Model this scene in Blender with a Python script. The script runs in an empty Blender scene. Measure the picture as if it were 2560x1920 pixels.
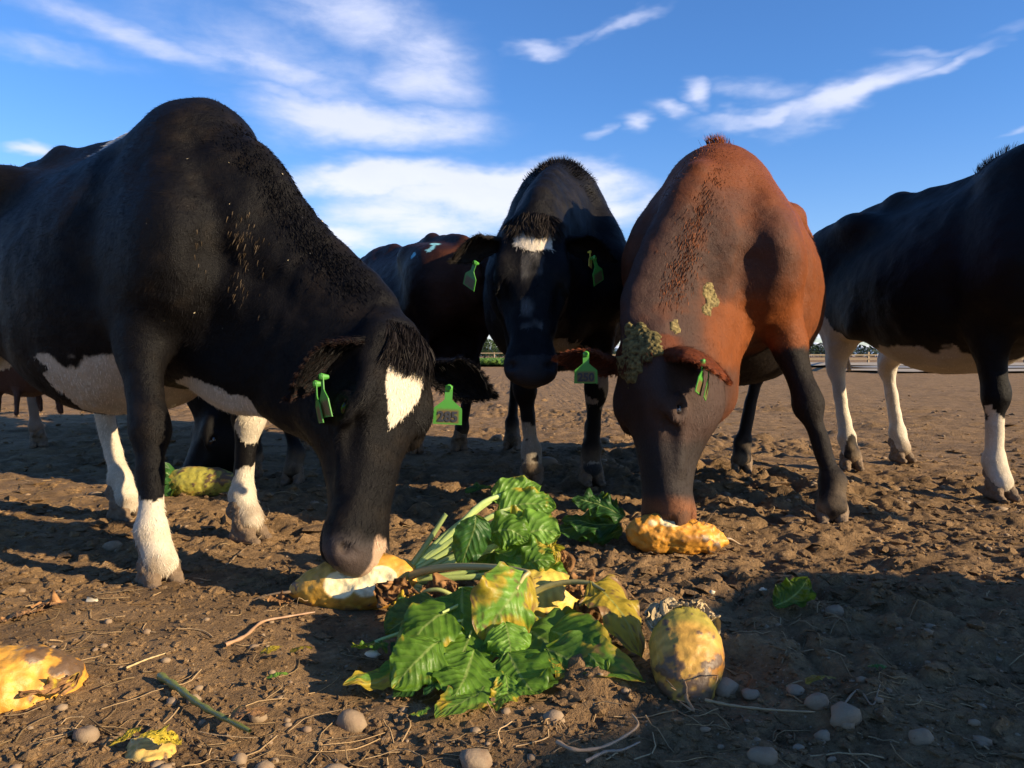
import bpy, math, random, os
import numpy as np
from mathutils import Vector
sc = bpy.context.scene
ROOT = sc.collection
rng = np.random.default_rng(7)
random.seed(7)
R = math.radians
# ---------------------------------------------------------------- camera
PITCH = R(2.0)
CAM = np.array([0.0, 0.0, 0.60])
FPX = 804.0
cam_d = bpy.data.cameras.new("camera")
cam_d.lens = 36.0 * FPX / 1024.0
cam_d.sensor_width = 36.0
cam_d.clip_start = 0.05
cam_d.clip_end = 9000
cam = bpy.data.objects.new("camera", cam_d)
ROOT.objects.link(cam)
cam.location = CAM
cam.rotation_euler = (math.pi / 2 - PITCH, 0, 0)
sc.camera = cam


def ray(px, py):
    a, b, c = (px - 512.0), FPX, (384.0 - py)
    return np.array([a, b * math.cos(PITCH) + c * math.sin(PITCH), c * math.cos(PITCH) - b * math.sin(PITCH)]) / FPX


def at(px, py, y):
    """point of the place seen at pixel px,py (1024x768) at distance y along the view"""
    d = ray(px, py)
    return CAM + d * (y / d[1])


def gat(px, py, z=0.0):
    d = ray(px, py)
    return CAM + d * ((z - CAM[2]) / d[2])


# ---------------------------------------------------------------- sun and sky
SUN_AZ = math.atan2(0.91, -0.41)      # clockwise from +y
SUN_EL = R(20.0)
sdir = np.array([math.sin(SUN_AZ) * math.cos(SUN_EL), math.cos(SUN_AZ) * math.cos(SUN_EL), math.sin(SUN_EL)])
sun_d = bpy.data.lights.new("sun", "SUN")
sun_d.energy = 5.0
sun_d.angle = R(0.53)
sun_d.color = (1.0, 0.80, 0.52)
sun = bpy.data.objects.new("sun", sun_d)
ROOT.objects.link(sun)
sun.rotation_euler = Vector(sdir).to_track_quat("Z", "Y").to_euler()
sun.location = (6, -3, 6)
sc.view_settings.view_transform = "Standard"
sc.view_settings.look = "None"
sc.view_settings.exposure = 1.05
sc.view_settings.gamma = 1.0
sc.view_settings.use_curve_mapping = False

world = bpy.data.worlds.new("World")
sc.world = world
world.use_nodes = True
wt = world.node_tree
wt.nodes.clear()


class NT:
    """small helper to write node trees as expressions"""
    def __init__(s, tree):
        s.t = tree

    def n(s, typ, ins=None, **kw):
        nd = s.t.nodes.new(typ)
        for k, v in kw.items():
            setattr(nd, k, v)
        for k, v in (ins or {}).items():
            if v is None:
                continue
            if hasattr(v, "links") or isinstance(v, bpy.types.NodeSocket):
                s.t.links.new(v, nd.inputs[k])
            else:
                nd.inputs[k].default_value = v
        return nd

    def m(s, op, a, b=None, c=None, clamp=False):
        nd = s.n("ShaderNodeMath", operation=op, use_clamp=clamp)
        for i, v in enumerate((a, b, c)):
            if v is None:
                continue
            if isinstance(v, bpy.types.NodeSocket):
                s.t.links.new(v, nd.inputs[i])
            else:
                nd.inputs[i].default_value = v
        return nd.outputs[0]

    def vm(s, op, a, b=None):
        nd = s.n("ShaderNodeVectorMath", operation=op)
        for i, v in enumerate((a, b)):
            if v is None:
                continue
            if isinstance(v, bpy.types.NodeSocket):
                s.t.links.new(v, nd.inputs[i])
            else:
                nd.inputs[i].default_value = v
        return nd.outputs[0]

    def mix(s, f, a, b, blend="MIX"):
        nd = s.n("ShaderNodeMix", data_type="RGBA", blend_type=blend)
        for i, v in ((0, f), (6, a), (7, b)):
            if isinstance(v, bpy.types.NodeSocket):
                s.t.links.new(v, nd.inputs[i])
            else:
                nd.inputs[i].default_value = v if i == 0 else (tuple(v) + (1,))[:4]
        return nd.outputs[2]

    def ramp(s, f, *stops):
        nd = s.n("ShaderNodeValToRGB")
        s.t.links.new(f, nd.inputs[0])
        el = nd.color_ramp.elements
        while len(el) < len(stops):
            el.new(0.5)
        for e, (p, c) in zip(el, stops):
            e.position = p
            e.color = (c, c, c, 1) if isinstance(c, (int, float)) else tuple(c) + (1,)
        return nd.outputs[0]

    def noise(s, vec, scale, detail=4, rough=0.55, dist=0.0, lac=2.0):
        nd = s.n("ShaderNodeTexNoise", {"Scale": scale, "Detail": detail, "Roughness": rough, "Distortion": dist, "Lacunarity": lac})
        if vec is not None:
            s.t.links.new(vec, nd.inputs["Vector"])
        return nd.outputs[0]

    def comb(s, x, y, z):
        nd = s.n("ShaderNodeCombineXYZ")
        for i, v in enumerate((x, y, z)):
            if isinstance(v, bpy.types.NodeSocket):
                s.t.links.new(v, nd.inputs[i])
            else:
                nd.inputs[i].default_value = v
        return nd.outputs[0]

    def smooth(s, x, a, b):
        nd = s.n("ShaderNodeMapRange", {"From Min": a, "From Max": b, "To Min": 0.0, "To Max": 1.0}, interpolation_type="SMOOTHSTEP")
        s.t.links.new(x, nd.inputs["Value"])
        return nd.outputs[0]


W = NT(wt)
sky = W.n("ShaderNodeTexSky", sky_type="NISHITA", sun_disc=False, sun_elevation=SUN_EL, sun_rotation=SUN_AZ,
          altitude=200.0, air_density=1.0, dust_density=0.25, ozone_density=2.2)
geo = W.n("ShaderNodeNewGeometry")
inc = W.vm("SCALE", geo.outputs["Incoming"])
inc.node.inputs["Scale"].default_value = -1.0
sx = W.n("ShaderNodeSeparateXYZ")
wt.links.new(inc, sx.inputs[0])
az = W.m("ARCTAN2", sx.outputs[0], sx.outputs[1])
hyp = W.m("SQRT", W.m("ADD", W.m("MULTIPLY", sx.outputs[0], sx.outputs[0]), W.m("MULTIPLY", sx.outputs[1], sx.outputs[1])))
elv = W.m("ARCTAN2", sx.outputs[2], hyp)
# warp so that cloud edges fray
nv = W.comb(W.m("MULTIPLY", az, 1.0), W.m("MULTIPLY", elv, 2.6), 0.3)
wx = W.m("SUBTRACT", W.noise(nv, 3.5, 5, 0.6), 0.5)
wy = W.m("SUBTRACT", W.noise(W.vm("ADD", nv, (5.2, 1.3, 2.0)), 3.5, 5, 0.6), 0.5)
azw = W.m("ADD", az, W.m("MULTIPLY", wx, 0.20))
elw = W.m("ADD", elv, W.m("MULTIPLY", wy, 0.10))


def pdir(px, py):
    d = ray(px, py)
    return math.atan2(d[0], d[1]), math.atan2(d[2], math.hypot(d[0], d[1]))


# px, py, half length, half height (pixels), tilt (deg, + = rising to the right), strength
CL = [(150, 40, 130, 18, -9, 0.62), (260, 62, 110, 24, -12, 0.62), (330, 88, 110, 22, -8, 0.5), (360, 20, 110, 34, -6, 0.62), (415, 62, 70, 42, -10, 0.70), (60, 55, 80, 12, -4, 0.4),
      (375, 122, 115, 27, 0, 0.95), (300, 100, 60, 12, -8, 0.5), (395, 185, 130, 20, 0, 1.2), (430, 222, 120, 26, 3, 0.85), (545, 186, 120, 18, -3, 1.15), (600, 208, 90, 24, -3, 0.95), (480, 205, 150, 26, 0, 0.9), (280, 55, 190, 46, -8, 0.42),
      (350, 240, 60, 14, 5, 0.8), (535, 46, 38, 9, 2, 0.65), (625, 22, 42, 8, 18, 0.55), (580, 35, 70, 7, 17, 0.35), (850, 86, 75, 15, 14, 0.9), (935, 62, 55, 6, 18, 0.6), (770, 108, 80, 9, 10, 0.55),
      (690, 98, 24, 13, -25, 0.75), (665, 116, 30, 9, -12, 0.65), (745, 88, 60, 12, -2, 0.5), (632, 132, 22, 11, -15, 0.75), (596, 138, 18, 7, 15, 0.5), (930, 42, 60, 6, -4, 0.35),
      (45, 155, 30, 8, 5, 0.8), (1010, 18, 30, 6, 5, 0.3), (1015, 134, 25, 5, 12, 0.4), (700, 330, 500, 12, 0, 0.5), (820, 338, 60, 6, 0, 0.7), (250, 290, 300, 14, 2, 0.4)]
tot = None
for (px, py, hl, hh, tl, st) in CL:
    a0, e0 = pdir(px, py)
    t = R(tl)
    da = W.m("SUBTRACT", azw, a0)
    de = W.m("SUBTRACT", elw, e0)
    u = W.m("ADD", W.m("MULTIPLY", da, math.cos(t) / (hl / FPX)), W.m("MULTIPLY", de, math.sin(t) / (hl / FPX)))
    v = W.m("ADD", W.m("MULTIPLY", da, -math.sin(t) / (hh / FPX)), W.m("MULTIPLY", de, math.cos(t) / (hh / FPX)))
    # crisp upper edge, softer base
    r2 = W.m("ADD", W.m("MULTIPLY", u, u), W.m("MULTIPLY", v, v))
    g = W.m("MULTIPLY", W.m("EXPONENT", W.m("MULTIPLY", r2, -1.1)), st)
    tot = g if tot is None else W.m("MAXIMUM", tot, g)
# clouds elsewhere in the sky, out of frame
far = W.m("MULTIPLY", W.smooth(W.noise(W.comb(az, W.m("MULTIPLY", elv, 2.2), 4.0), 1.6, 6, 0.6), 0.5, 0.75), W.smooth(W.m("ABSOLUTE", az), 0.75, 1.1))
tot = W.m("MAXIMUM", tot, W.m("MULTIPLY", far, 0.8))
fb = W.noise(W.comb(az, W.m("MULTIPLY", elv, 2.4), 1.7), 10.0, 9, 0.62, 0.25)
dens = W.m("MULTIPLY", tot, W.m("ADD", W.m("MULTIPLY", fb, 1.7), 0.12))
dens = W.smooth(dens, 0.10, 0.90)
ccol = W.mix(W.smooth(W.m("ADD", W.m("MULTIPLY", elv, 1.0), W.m("MULTIPLY", fb, 0.15)), 0.10, 0.45), (6.0, 6.2, 6.8), (4.4, 4.8, 6.4))
tint = W.mix(W.smooth(elv, 0.0, 0.32), (0.84, 0.92, 1.18), (0.50, 0.82, 1.24))
skyc = W.mix(1.0, sky.outputs[0], tint, "MULTIPLY")
final = W.mix(dens, skyc, ccol)
bg = W.n("ShaderNodeBackground", {"Color": final, "Strength": 0.083})
out = W.n("ShaderNodeOutputWorld", {"Surface": bg.outputs[0]})

cy = sc.cycles
cy.use_denoising = True
cy.max_bounces = 6
cy.diffuse_bounces = 2
cy.glossy_bounces = 2
cy.transmission_bounces = 3
cy.transparent_max_bounces = 4
# ================================================================ helpers
def N3(v):
    v = np.asarray(v, float)
    return v / (np.linalg.norm(v) + 1e-12)


def _h(ix, iy, iz, seed):
    n = (ix.astype(np.int64) * 374761393 + iy.astype(np.int64) * 668265263 + iz.astype(np.int64) * 2147483647 + seed * 974634777) & 0xFFFFFFFF
    n = ((n ^ (n >> 13)) * 1274126177) & 0xFFFFFFFF
    n = (n ^ (n >> 16)) & 0xFFFFFF
    return n.astype(np.float32) / np.float32(0xFFFFFF) * 2 - 1


def vnoise(x, y, z=None, seed=0):
    x = np.asarray(x, np.float32); y = np.asarray(y, np.float32)
    z = np.zeros_like(x) if z is None else np.asarray(z, np.float32)
    xi, yi, zi = np.floor(x), np.floor(y), np.floor(z)
    fx, fy, fz = x - xi, y - yi, z - zi
    xi, yi, zi = xi.astype(np.int64), yi.astype(np.int64), zi.astype(np.int64)
    u, v, w = [f * f * f * (f * (f * 6 - 15) + 10) for f in (fx, fy, fz)]
    r = 0
    for dz in (0, 1):
        a = _h(xi, yi, zi + dz, seed) * (1 - u) + _h(xi + 1, yi, zi + dz, seed) * u
        b = _h(xi, yi + 1, zi + dz, seed) * (1 - u) + _h(xi + 1, yi + 1, zi + dz, seed) * u
        r = r + (a * (1 - v) + b * v) * (w if dz else (1 - w))
    return r


def fbm(x, y, z=None, oct=4, seed=0, gain=0.5):
    r = 0; a = 1.0; f = 1.0
    for o in range(oct):
        r = r + a * vnoise(np.asarray(x) * f + o * 17.3, np.asarray(y) * f - o * 9.1, None if z is None else np.asarray(z) * f + o * 3.7, seed + o)
        a *= gain; f *= 2.03
    return r


def mesh_np(name, V, F, mat=None, smooth=True, col=None, uv=None, mats=None, fmat=None):
    """V (n,3), F (m,3|4) arrays or list of such arrays"""
    me = bpy.data.meshes.new(name)
    Fs = F if isinstance(F, list) else [F]
    Fs = [np.asarray(f, np.int32) for f in Fs if len(f)]
    me.vertices.add(len(V))
    me.vertices.foreach_set("co", np.asarray(V, np.float32).ravel())
    loops = np.concatenate([f.ravel() for f in Fs])
    cnt = np.concatenate([np.full(len(f), f.shape[1], np.int32) for f in Fs])
    st = np.concatenate([[0], np.cumsum(cnt)[:-1]]).astype(np.int32)
    me.loops.add(len(loops))
    me.loops.foreach_set("vertex_index", loops)
    me.polygons.add(len(cnt))
    me.polygons.foreach_set("loop_start", st)
    me.polygons.foreach_set("loop_total", cnt)
    me.polygons.foreach_set("use_smooth", np.full(len(cnt), smooth, bool))
    if mats:
        for m_ in mats:
            me.materials.append(m_)
        me.polygons.foreach_set("material_index", np.asarray(fmat, np.int32))
    elif mat is not None:
        me.materials.append(mat)
    if col is not None:
        c = np.ones((len(V), 4), np.float32)
        col = np.asarray(col)
        c[:, :col.shape[1]] = col
        ca = me.color_attributes.new("coat", "FLOAT_COLOR", "POINT")
        ca.data.foreach_set("color", c.ravel())
    if uv is not None:
        ul = me.uv_layers.new(name="UVMap")
        ul.data.foreach_set("uv", np.asarray(uv, np.float32)[loops].ravel())
    me.update()
    me.validate()
    return me


def link(name, me, parent=None, loc=None):
    o = bpy.data.objects.new(name, me)
    ROOT.objects.link(o)
    if parent is not None:
        o.parent = parent
    if loc is not None:
        o.location = loc
    return o


def tag(o, label=None, cat=None, group=None, kind=None):
    if label: o["label"] = label
    if cat: o["category"] = cat
    if group: o["group"] = group
    if kind: o["kind"] = kind
    return o


def empty(name, loc, rz=0.0):
    o = bpy.data.objects.new(name, None)
    o.empty_display_size = 0.1
    ROOT.objects.link(o)
    o.location = loc
    o.rotation_euler = (0, 0, rz)
    return o


# ---------------------------------------------------------------- implicit volumes
class Vol:
    def __init__(s, lo, hi, h):
        s.h = h
        s.lo = np.asarray(lo, float)
        s.n = np.ceil((np.asarray(hi) - s.lo) / h).astype(int) + 1
        s.D = np.full(s.n, 1.0, np.float32)
        s.ax = [(s.lo[i] + np.arange(s.n[i]) * h).astype(np.float32) for i in range(3)]

    def blk(s, lo, hi):
        i0 = np.clip(np.floor((np.asarray(lo) - s.lo) / s.h).astype(int), 0, s.n - 1)
        i1 = np.clip(np.ceil((np.asarray(hi) - s.lo) / s.h).astype(int) + 1, 1, s.n)
        sl = tuple(slice(a, b) for a, b in zip(i0, i1))
        if any(b <= a for a, b in zip(i0, i1)):
            return None, None
        X = s.ax[0][sl[0]][:, None, None]; Y = s.ax[1][sl[1]][None, :, None]; Z = s.ax[2][sl[2]][None, None, :]
        return sl, (X, Y, Z)

    def put(s, sl, f, k, sub=False):
        D = s.D[sl]
        f = f.astype(np.float32)
        if sub:
            h = np.maximum(k - np.abs(D + f), 0) / k
            s.D[sl] = np.maximum(D, -f) + h * h * (k * 0.25)
        else:
            h = np.maximum(k - np.abs(D - f), 0) / k
            s.D[sl] = np.minimum(D, f) - h * h * (k * 0.25)

    def ecap(s, p0, p1, side, W0, H0, W1, H1, k=0.04, sub=False, m=None):
        p0 = np.asarray(p0, float); p1 = np.asarray(p1, float)
        L = np.linalg.norm(p1 - p0) + 1e-9
        F = (p1 - p0) / L
        S = np.asarray(side, float); S = N3(S - F * S.dot(F)); U = np.cross(F, S)
        m = max(W0, H0, W1, H1) * 1.35 + k * 1.5 if m is None else m
        sl, g = s.blk(np.minimum(p0, p1) - m, np.maximum(p0, p1) + m)
        if sl is None: return
        X, Y, Z = g[0] - np.float32(p0[0]), g[1] - np.float32(p0[1]), g[2] - np.float32(p0[2])
        F, S, U = F.astype(np.float32), S.astype(np.float32), U.astype(np.float32)
        a = X * F[0] + Y * F[1] + Z * F[2]
        ss = X * S[0] + Y * S[1] + Z * S[2]
        uu = X * U[0] + Y * U[1] + Z * U[2]
        t = np.clip(a / L, 0, 1)
        c = a - t * L
        Wd = W0 + (W1 - W0) * t; Hd = H0 + (H1 - H0) * t
        rc = (Wd + Hd) * 0.5
        r = np.sqrt((ss / Wd) ** 2 + (uu / Hd) ** 2 + (c / rc) ** 2)
        s.put(sl, (r - 1) * np.minimum(Wd, Hd), k, sub)

    def ell(s, c, rad, k=0.04, A=None, sub=False):
        c = np.asarray(c, float); rad = np.asarray(rad, float)
        A = np.eye(3) if A is None else np.asarray(A, float)   # rows = local axes
        ext = np.abs(A.T) @ rad * 1.35 + k * 1.5
        sl, g = s.blk(c - ext, c + ext)
        if sl is None: return
        X, Y, Z = [g[i] - np.float32(c[i]) for i in range(3)]
        r = 0
        for i in range(3):
            a = A[i].astype(np.float32)
            r = r + ((X * a[0] + Y * a[1] + Z * a[2]) / np.float32(rad[i])) ** 2
        s.put(sl, (np.sqrt(r) - 1) * rad.min(), k, sub)

    def loft(s, O, F, S, U, st, k=0.04, pu=2.0, pl=2.3, e=0.04, m=0.12):
        """st rows: t, centre offset along U, half width, half up, half down"""
        st = np.asarray(st, float)
        t0, t1 = st[0, 0], st[-1, 0]
        ts = np.linspace(t0, t1, 160)
        cols = []
        for j in range(1, 5):
            y = np.interp(ts, st[:, 0], st[:, j])
            kk = np.hanning(19); kk /= kk.sum()
            yp = np.pad(y, 9, mode="edge")
            cols.append(np.convolve(yp, kk, mode="valid"))
        pts = []
        for i in range(0, 160, 10):
            for a in (-1, 1):
                for b in (-1, 1):
                    pts.append(O + F * ts[i] + S * a * cols[1][i] + U * (cols[0][i] + (cols[2][i] if b > 0 else -cols[3][i])))
        pts = np.array(pts + [O + F * t1, O + F * t0])
        sl, g = s.blk(pts.min(0) - m, pts.max(0) + m)
        X, Y, Z = [g[i] - np.float32(O[i]) for i in range(3)]
        F, S, U = [q.astype(np.float32) for q in (F, S, U)]
        a = X * F[0] + Y * F[1] + Z * F[2]
        ss = X * S[0] + Y * S[1] + Z * S[2]
        uu = X * U[0] + Y * U[1] + Z * U[2]
        ac = np.clip(a, t0, t1)
        c = a - ac
        q = [np.interp(ac, ts, cc).astype(np.float32) for cc in cols]
        du = uu - q[0]
        Hd = np.where(du > 0, q[2], q[3])
        p = np.where(du > 0, np.float32(pu), np.float32(pl))
        r = (np.abs(ss) / q[1] + 1e-6) ** p + (np.abs(du) / Hd + 1e-6) ** p + (np.abs(c) / e + 1e-6) ** p
        r = r ** (1 / p)
        s.put(sl, (r - 1) * np.minimum(q[1], Hd) * 0.9, k)

    def mesh(s):
        """surface nets"""
        D = s.D
        inside = D < 0
        nx, ny, nz = D.shape
        c = np.zeros((nx - 1, ny - 1, nz - 1), np.int8)
        for dx in (0, 1):
            for dy in (0, 1):
                for dz in (0, 1):
                    c += inside[dx:nx - 1 + dx, dy:ny - 1 + dy, dz:nz - 1 + dz]
        act = (c > 0) & (c < 8)
        ci = np.argwhere(act)
        idx = np.full(act.shape, -1, np.int32)
        idx[act] = np.arange(len(ci))
        acc = np.zeros((len(ci), 3)); cnt = np.zeros(len(ci))
        corners = [(x, y, z) for x in (0, 1) for y in (0, 1) for z in (0, 1)]
        vals = {q: D[ci[:, 0] + q[0], ci[:, 1] + q[1], ci[:, 2] + q[2]] for q in corners}
        for q in corners:
            for ax in range(3):
                if q[ax] == 0:
                    q2 = list(q); q2[ax] = 1; q2 = tuple(q2)
                    a, b = vals[q], vals[q2]
                    msk = (a < 0) != (b < 0)
                    t = np.where(msk, a / np.where(np.abs(a - b) < 1e-9, 1, a - b), 0)
                    p = np.array(q, float)[None, :].repeat(len(ci), 0)
                    p[:, ax] += t
                    acc += p * msk[:, None]; cnt += msk
        V = s.lo + (ci + acc / np.maximum(cnt, 1)[:, None]) * s.h
        quads = []
        for ax in range(3):
            o1, o2 = [i for i in range(3) if i != ax]
            sl0 = [slice(None)] * 3; sl1 = [slice(None)] * 3
            sl0[ax] = slice(0, -1); sl1[ax] = slice(1, None)
            a = inside[tuple(sl0)]; b = inside[tuple(sl1)]
            e = np.argwhere(a != b)
            ok = (e[:, o1] > 0) & (e[:, o2] > 0) & (e[:, o1] < D.shape[o1] - 1) & (e[:, o2] < D.shape[o2] - 1)
            e = e[ok]
            flip = a[e[:, 0], e[:, 1], e[:, 2]]
            vs = []
            for d1, d2 in ((0, 0), (1, 0), (1, 1), (0, 1)):
                q = e.copy(); q[:, o1] -= d1; q[:, o2] -= d2
                vs.append(idx[q[:, 0], q[:, 1], q[:, 2]])
            Q = np.stack(vs, 1)
            fl = flip if ax != 1 else ~flip
            Q[~fl] = Q[~fl][:, ::-1]
            quads.append(Q)
        Q = np.concatenate(quads)
        Q = Q[(Q >= 0).all(1)]
        return V, Q


def vnormals(V, Q):
    a, b, c, d = (V[Q[:, i]] for i in range(4))
    n = np.cross(c - a, d - b)
    out = np.zeros_like(V)
    for i in range(4):
        for j in range(3):
            out[:, j] += np.bincount(Q[:, i], n[:, j], len(V))
    return out / (np.linalg.norm(out, axis=1, keepdims=True) + 1e-12), n


def relax(V, Q, it=1, f=0.5):
    E_ = np.concatenate([Q[:, [0, 1]], Q[:, [1, 2]], Q[:, [2, 3]], Q[:, [3, 0]]])
    deg = np.bincount(E_[:, 0], minlength=len(V)) + np.bincount(E_[:, 1], minlength=len(V))
    for _ in range(it):
        S = np.zeros_like(V)
        for j in range(3):
            S[:, j] = np.bincount(E_[:, 0], V[E_[:, 1], j], len(V)) + np.bincount(E_[:, 1], V[E_[:, 0], j], len(V))
        V = V + (S / np.maximum(deg, 1)[:, None] - V) * f
    return V


def tubes(P, rad, sides=6, cap=True):
    """tube mesh along polyline P (n,3) with radii rad (n,) -> V,F(list)"""
    P = np.asarray(P, float); n = len(P)
    rad = np.broadcast_to(np.asarray(rad, float), (n,))
    T = np.gradient(P, axis=0)
    T /= np.linalg.norm(T, axis=1, keepdims=True) + 1e-12
    ref = np.array([0, 0, 1.0]) if abs(T[0, 2]) < 0.9 else np.array([1.0, 0, 0])
    A = np.cross(T, ref); A /= np.linalg.norm(A, axis=1, keepdims=True) + 1e-12
    B = np.cross(T, A)
    an = np.linspace(0, 2 * np.pi, sides, endpoint=False)
    V = P[:, None] + rad[:, None, None] * (A[:, None] * np.cos(an)[None, :, None] + B[:, None] * np.sin(an)[None, :, None])
    V = V.reshape(-1, 3)
    i = np.arange(n - 1)[:, None] * sides; j = np.arange(sides)[None]
    Q = np.stack([i + j, i + (j + 1) % sides, i + sides + (j + 1) % sides, i + sides + j], -1).reshape(-1, 4)
    return V, Q


def bez(pts, n):
    """Catmull-Rom through pts"""
    P = np.asarray(pts, float)
    P = np.vstack([2 * P[0] - P[1], P, 2 * P[-1] - P[-2]])
    out = []
    segs = len(P) - 3
    u = np.linspace(0, segs, n)
    for x in u:
        i = min(int(x), segs - 1); t = x - i
        a, b, c, d = P[i:i + 4]
        out.append(0.5 * ((2 * b) + (-a + c) * t + (2 * a - 5 * b + 4 * c - d) * t * t + (-a + 3 * b - 3 * c + d) * t ** 3))
    return np.array(out)


def join(parts):
    """parts: list of (V,F) with F (m,k) -> V, list of F by size"""
    Vs, F3, F4 = [], [], []
    o = 0
    for V, F in parts:
        Vs.append(V)
        (F3 if F.shape[1] == 3 else F4).append(F + o)
        o += len(V)
    return np.concatenate(Vs), [np.concatenate(x) for x in (F3, F4) if x]


def ico(sub=1):
    import bmesh
    bm = bmesh.new()
    bmesh.ops.create_icosphere(bm, subdivisions=sub, radius=1.0)
    V = np.array([v.co[:] for v in bm.verts]); F = np.array([[v.index for v in f.verts] for f in bm.faces])
    bm.free()
    return V, F


# ---------------------------------------------------------------- materials
def new_mat(name):
    m = bpy.data.materials.new(name)
    m.use_nodes = True
    m.node_tree.nodes.clear()
    t = NT(m.node_tree)
    return m, t


def finish(t, bsdf):
    t.n("ShaderNodeOutputMaterial", {"Surface": bsdf})


def coat_mat():
    m, t = new_mat("cow coat")
    at_ = t.n("ShaderNodeVertexColor", layer_name="coat")
    tc = t.n("ShaderNodeTexCoord")
    ob = tc.outputs["Object"]
    st = t.noise(t.vm("MULTIPLY", ob, (1.0, 1.0, 1.0)), 160, 3, 0.6)
    big = t.noise(ob, 9, 4, 0.6)
    f = t.m("ADD", t.m("MULTIPLY", st, 0.5), t.m("ADD", t.m("MULTIPLY", big, 0.7), 0.4))
    col = t.vm("SCALE", at_.outputs["Color"])
    t.t.links.new(f, col.node.inputs["Scale"])
    hi = t.noise(ob, 420, 2, 0.6)
    bump = t.n("ShaderNodeBump", {"Height": t.m("ADD", hi, t.m("ADD", t.m("MULTIPLY", t.noise(ob, 60, 3, 0.6), 1.2), t.m("MULTIPLY", t.noise(ob, 20, 4, 0.6), 2.4))), "Strength": 0.55, "Distance": 0.004})
    b = t.n("ShaderNodeBsdfPrincipled", {"Base Color": col, "Roughness": t.m("ADD", 0.42, t.m("MULTIPLY", big, 0.25)), "Normal": bump.outputs[0], "Specular IOR Level": 0.11,
                                         "Sheen Weight": 0.0})
    finish(t, b.outputs[0])
    return m


def hair_mat():
    m, t = new_mat("cow hair")
    at_ = t.n("ShaderNodeVertexColor", layer_name="coat")
    b = t.n("ShaderNodeBsdfPrincipled", {"Base Color": at_.outputs["Color"], "Roughness": 0.55, "Specular IOR Level": 0.09})
    finish(t, b.outputs[0])
    return m


def plain(name, col, rough=0.5, nscale=None, var=0.3, bump=0.0, spec=0.5, trans=0.0):
    m, t = new_mat(name)
    tc = t.n("ShaderNodeTexCoord").outputs["Object"]
    c = (*col, 1)
    kw = {"Roughness": rough, "Specular IOR Level": spec}
    if nscale:
        nz = t.noise(tc, nscale, 5, 0.6)
        c = t.mix(nz, [max(0, x * (1 - var)) for x in col], [x * (1 + var) for x in col])
        if bump:
            kw["Normal"] = t.n("ShaderNodeBump", {"Height": nz, "Strength": bump, "Distance": 0.01}).outputs[0]
    kw["Base Color"] = c
    b = t.n("ShaderNodeBsdfPrincipled", kw)
    finish(t, b.outputs[0])
    return m


M_COAT, M_HAIR = coat_mat(), hair_mat()
M_EYE = plain("dark eye", (0.010, 0.007, 0.008), 0.10, spec=0.5)
M_HOOF = plain("muddy hoof", (0.15, 0.10, 0.06), 0.85, 55, 0.75, 1.0)
M_INNER = plain("inner ear", (0.06, 0.03, 0.022), 0.7, 30, 0.3)
# ================================================================ cattle
def strands_tri(P, Nn, flow, length, width, lift, jit, col, rs):
    """one thin triangle per hair"""
    n = len(P)
    fl = flow - Nn * (flow * Nn).sum(1, keepdims=True)
    fl /= np.linalg.norm(fl, axis=1, keepdims=True) + 1e-9
    d = fl + Nn * lift * (0.5 + rs.random((n, 1))) + rs.normal(0, jit, (n, 3))
    d /= np.linalg.norm(d, axis=1, keepdims=True)
    s = np.cross(d, Nn); s /= np.linalg.norm(s, axis=1, keepdims=True) + 1e-9
    L = length * (0.5 + rs.random((n, 1)))
    base = P - Nn * 0.0015
    a = base - s * width * 0.5; b = base + s * width * 0.5; c = base + d * L
    V = np.stack([a, b, c], 1).reshape(-1, 3)
    F = np.arange(3 * n).reshape(-1, 3)
    cc = np.repeat(col * (0.7 + 0.7 * rs.random((n, 1))), 3, 0)
    return V, F, cc


def tufts(P, D0, D1, length, width, col, rs, seg=4, curl=0.0):
    """long curved hairs: roots P, start dirs D0, end dirs D1"""
    n = len(P)
    D0 = D0 / (np.linalg.norm(D0, axis=1, keepdims=True) + 1e-9)
    D1 = D1 / (np.linalg.norm(D1, axis=1, keepdims=True) + 1e-9)
    pts = [P]
    L = np.broadcast_to(np.asarray(length, float).reshape(-1, 1), (n, 1)) * (0.55 + 0.6 * rs.random((n, 1)))
    wob = rs.normal(0, 1, (n, 3)) * curl
    for i in range(seg):
        t = (i + 0.5) / seg
        d = D0 * (1 - t) + D1 * t + wob * t
        d /= np.linalg.norm(d, axis=1, keepdims=True) + 1e-9
        pts.append(pts[-1] + d * L / seg)
    side = np.cross(D0, rs.normal(0, 1, (n, 3)) + np.array([0, 1.2, 0]))
    side /= np.linalg.norm(side, axis=1, keepdims=True) + 1e-9
    V = []
    for i, p in enumerate(pts):
        w = width * 0.5 * (1 - i / seg) ** 0.7 + 0.0001
        V += [p - side * w, p + side * w]
    V = np.stack(V, 1)                       # n, 2*(seg+1), 3
    k = 2 * (seg + 1)
    V = V.reshape(-1, 3)
    o = (np.arange(n) * k)[:, None, None]
    f = np.array([[2 * i, 2 * i + 1, 2 * i + 3, 2 * i + 2] for i in range(seg)])[None]
    F = (o + f).reshape(-1, 4)
    cc = np.repeat(np.broadcast_to(col, (n, 3)) * (0.6 + 0.9 * rs.random((n, 1))), k, 0)
    return V, F, cc


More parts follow.
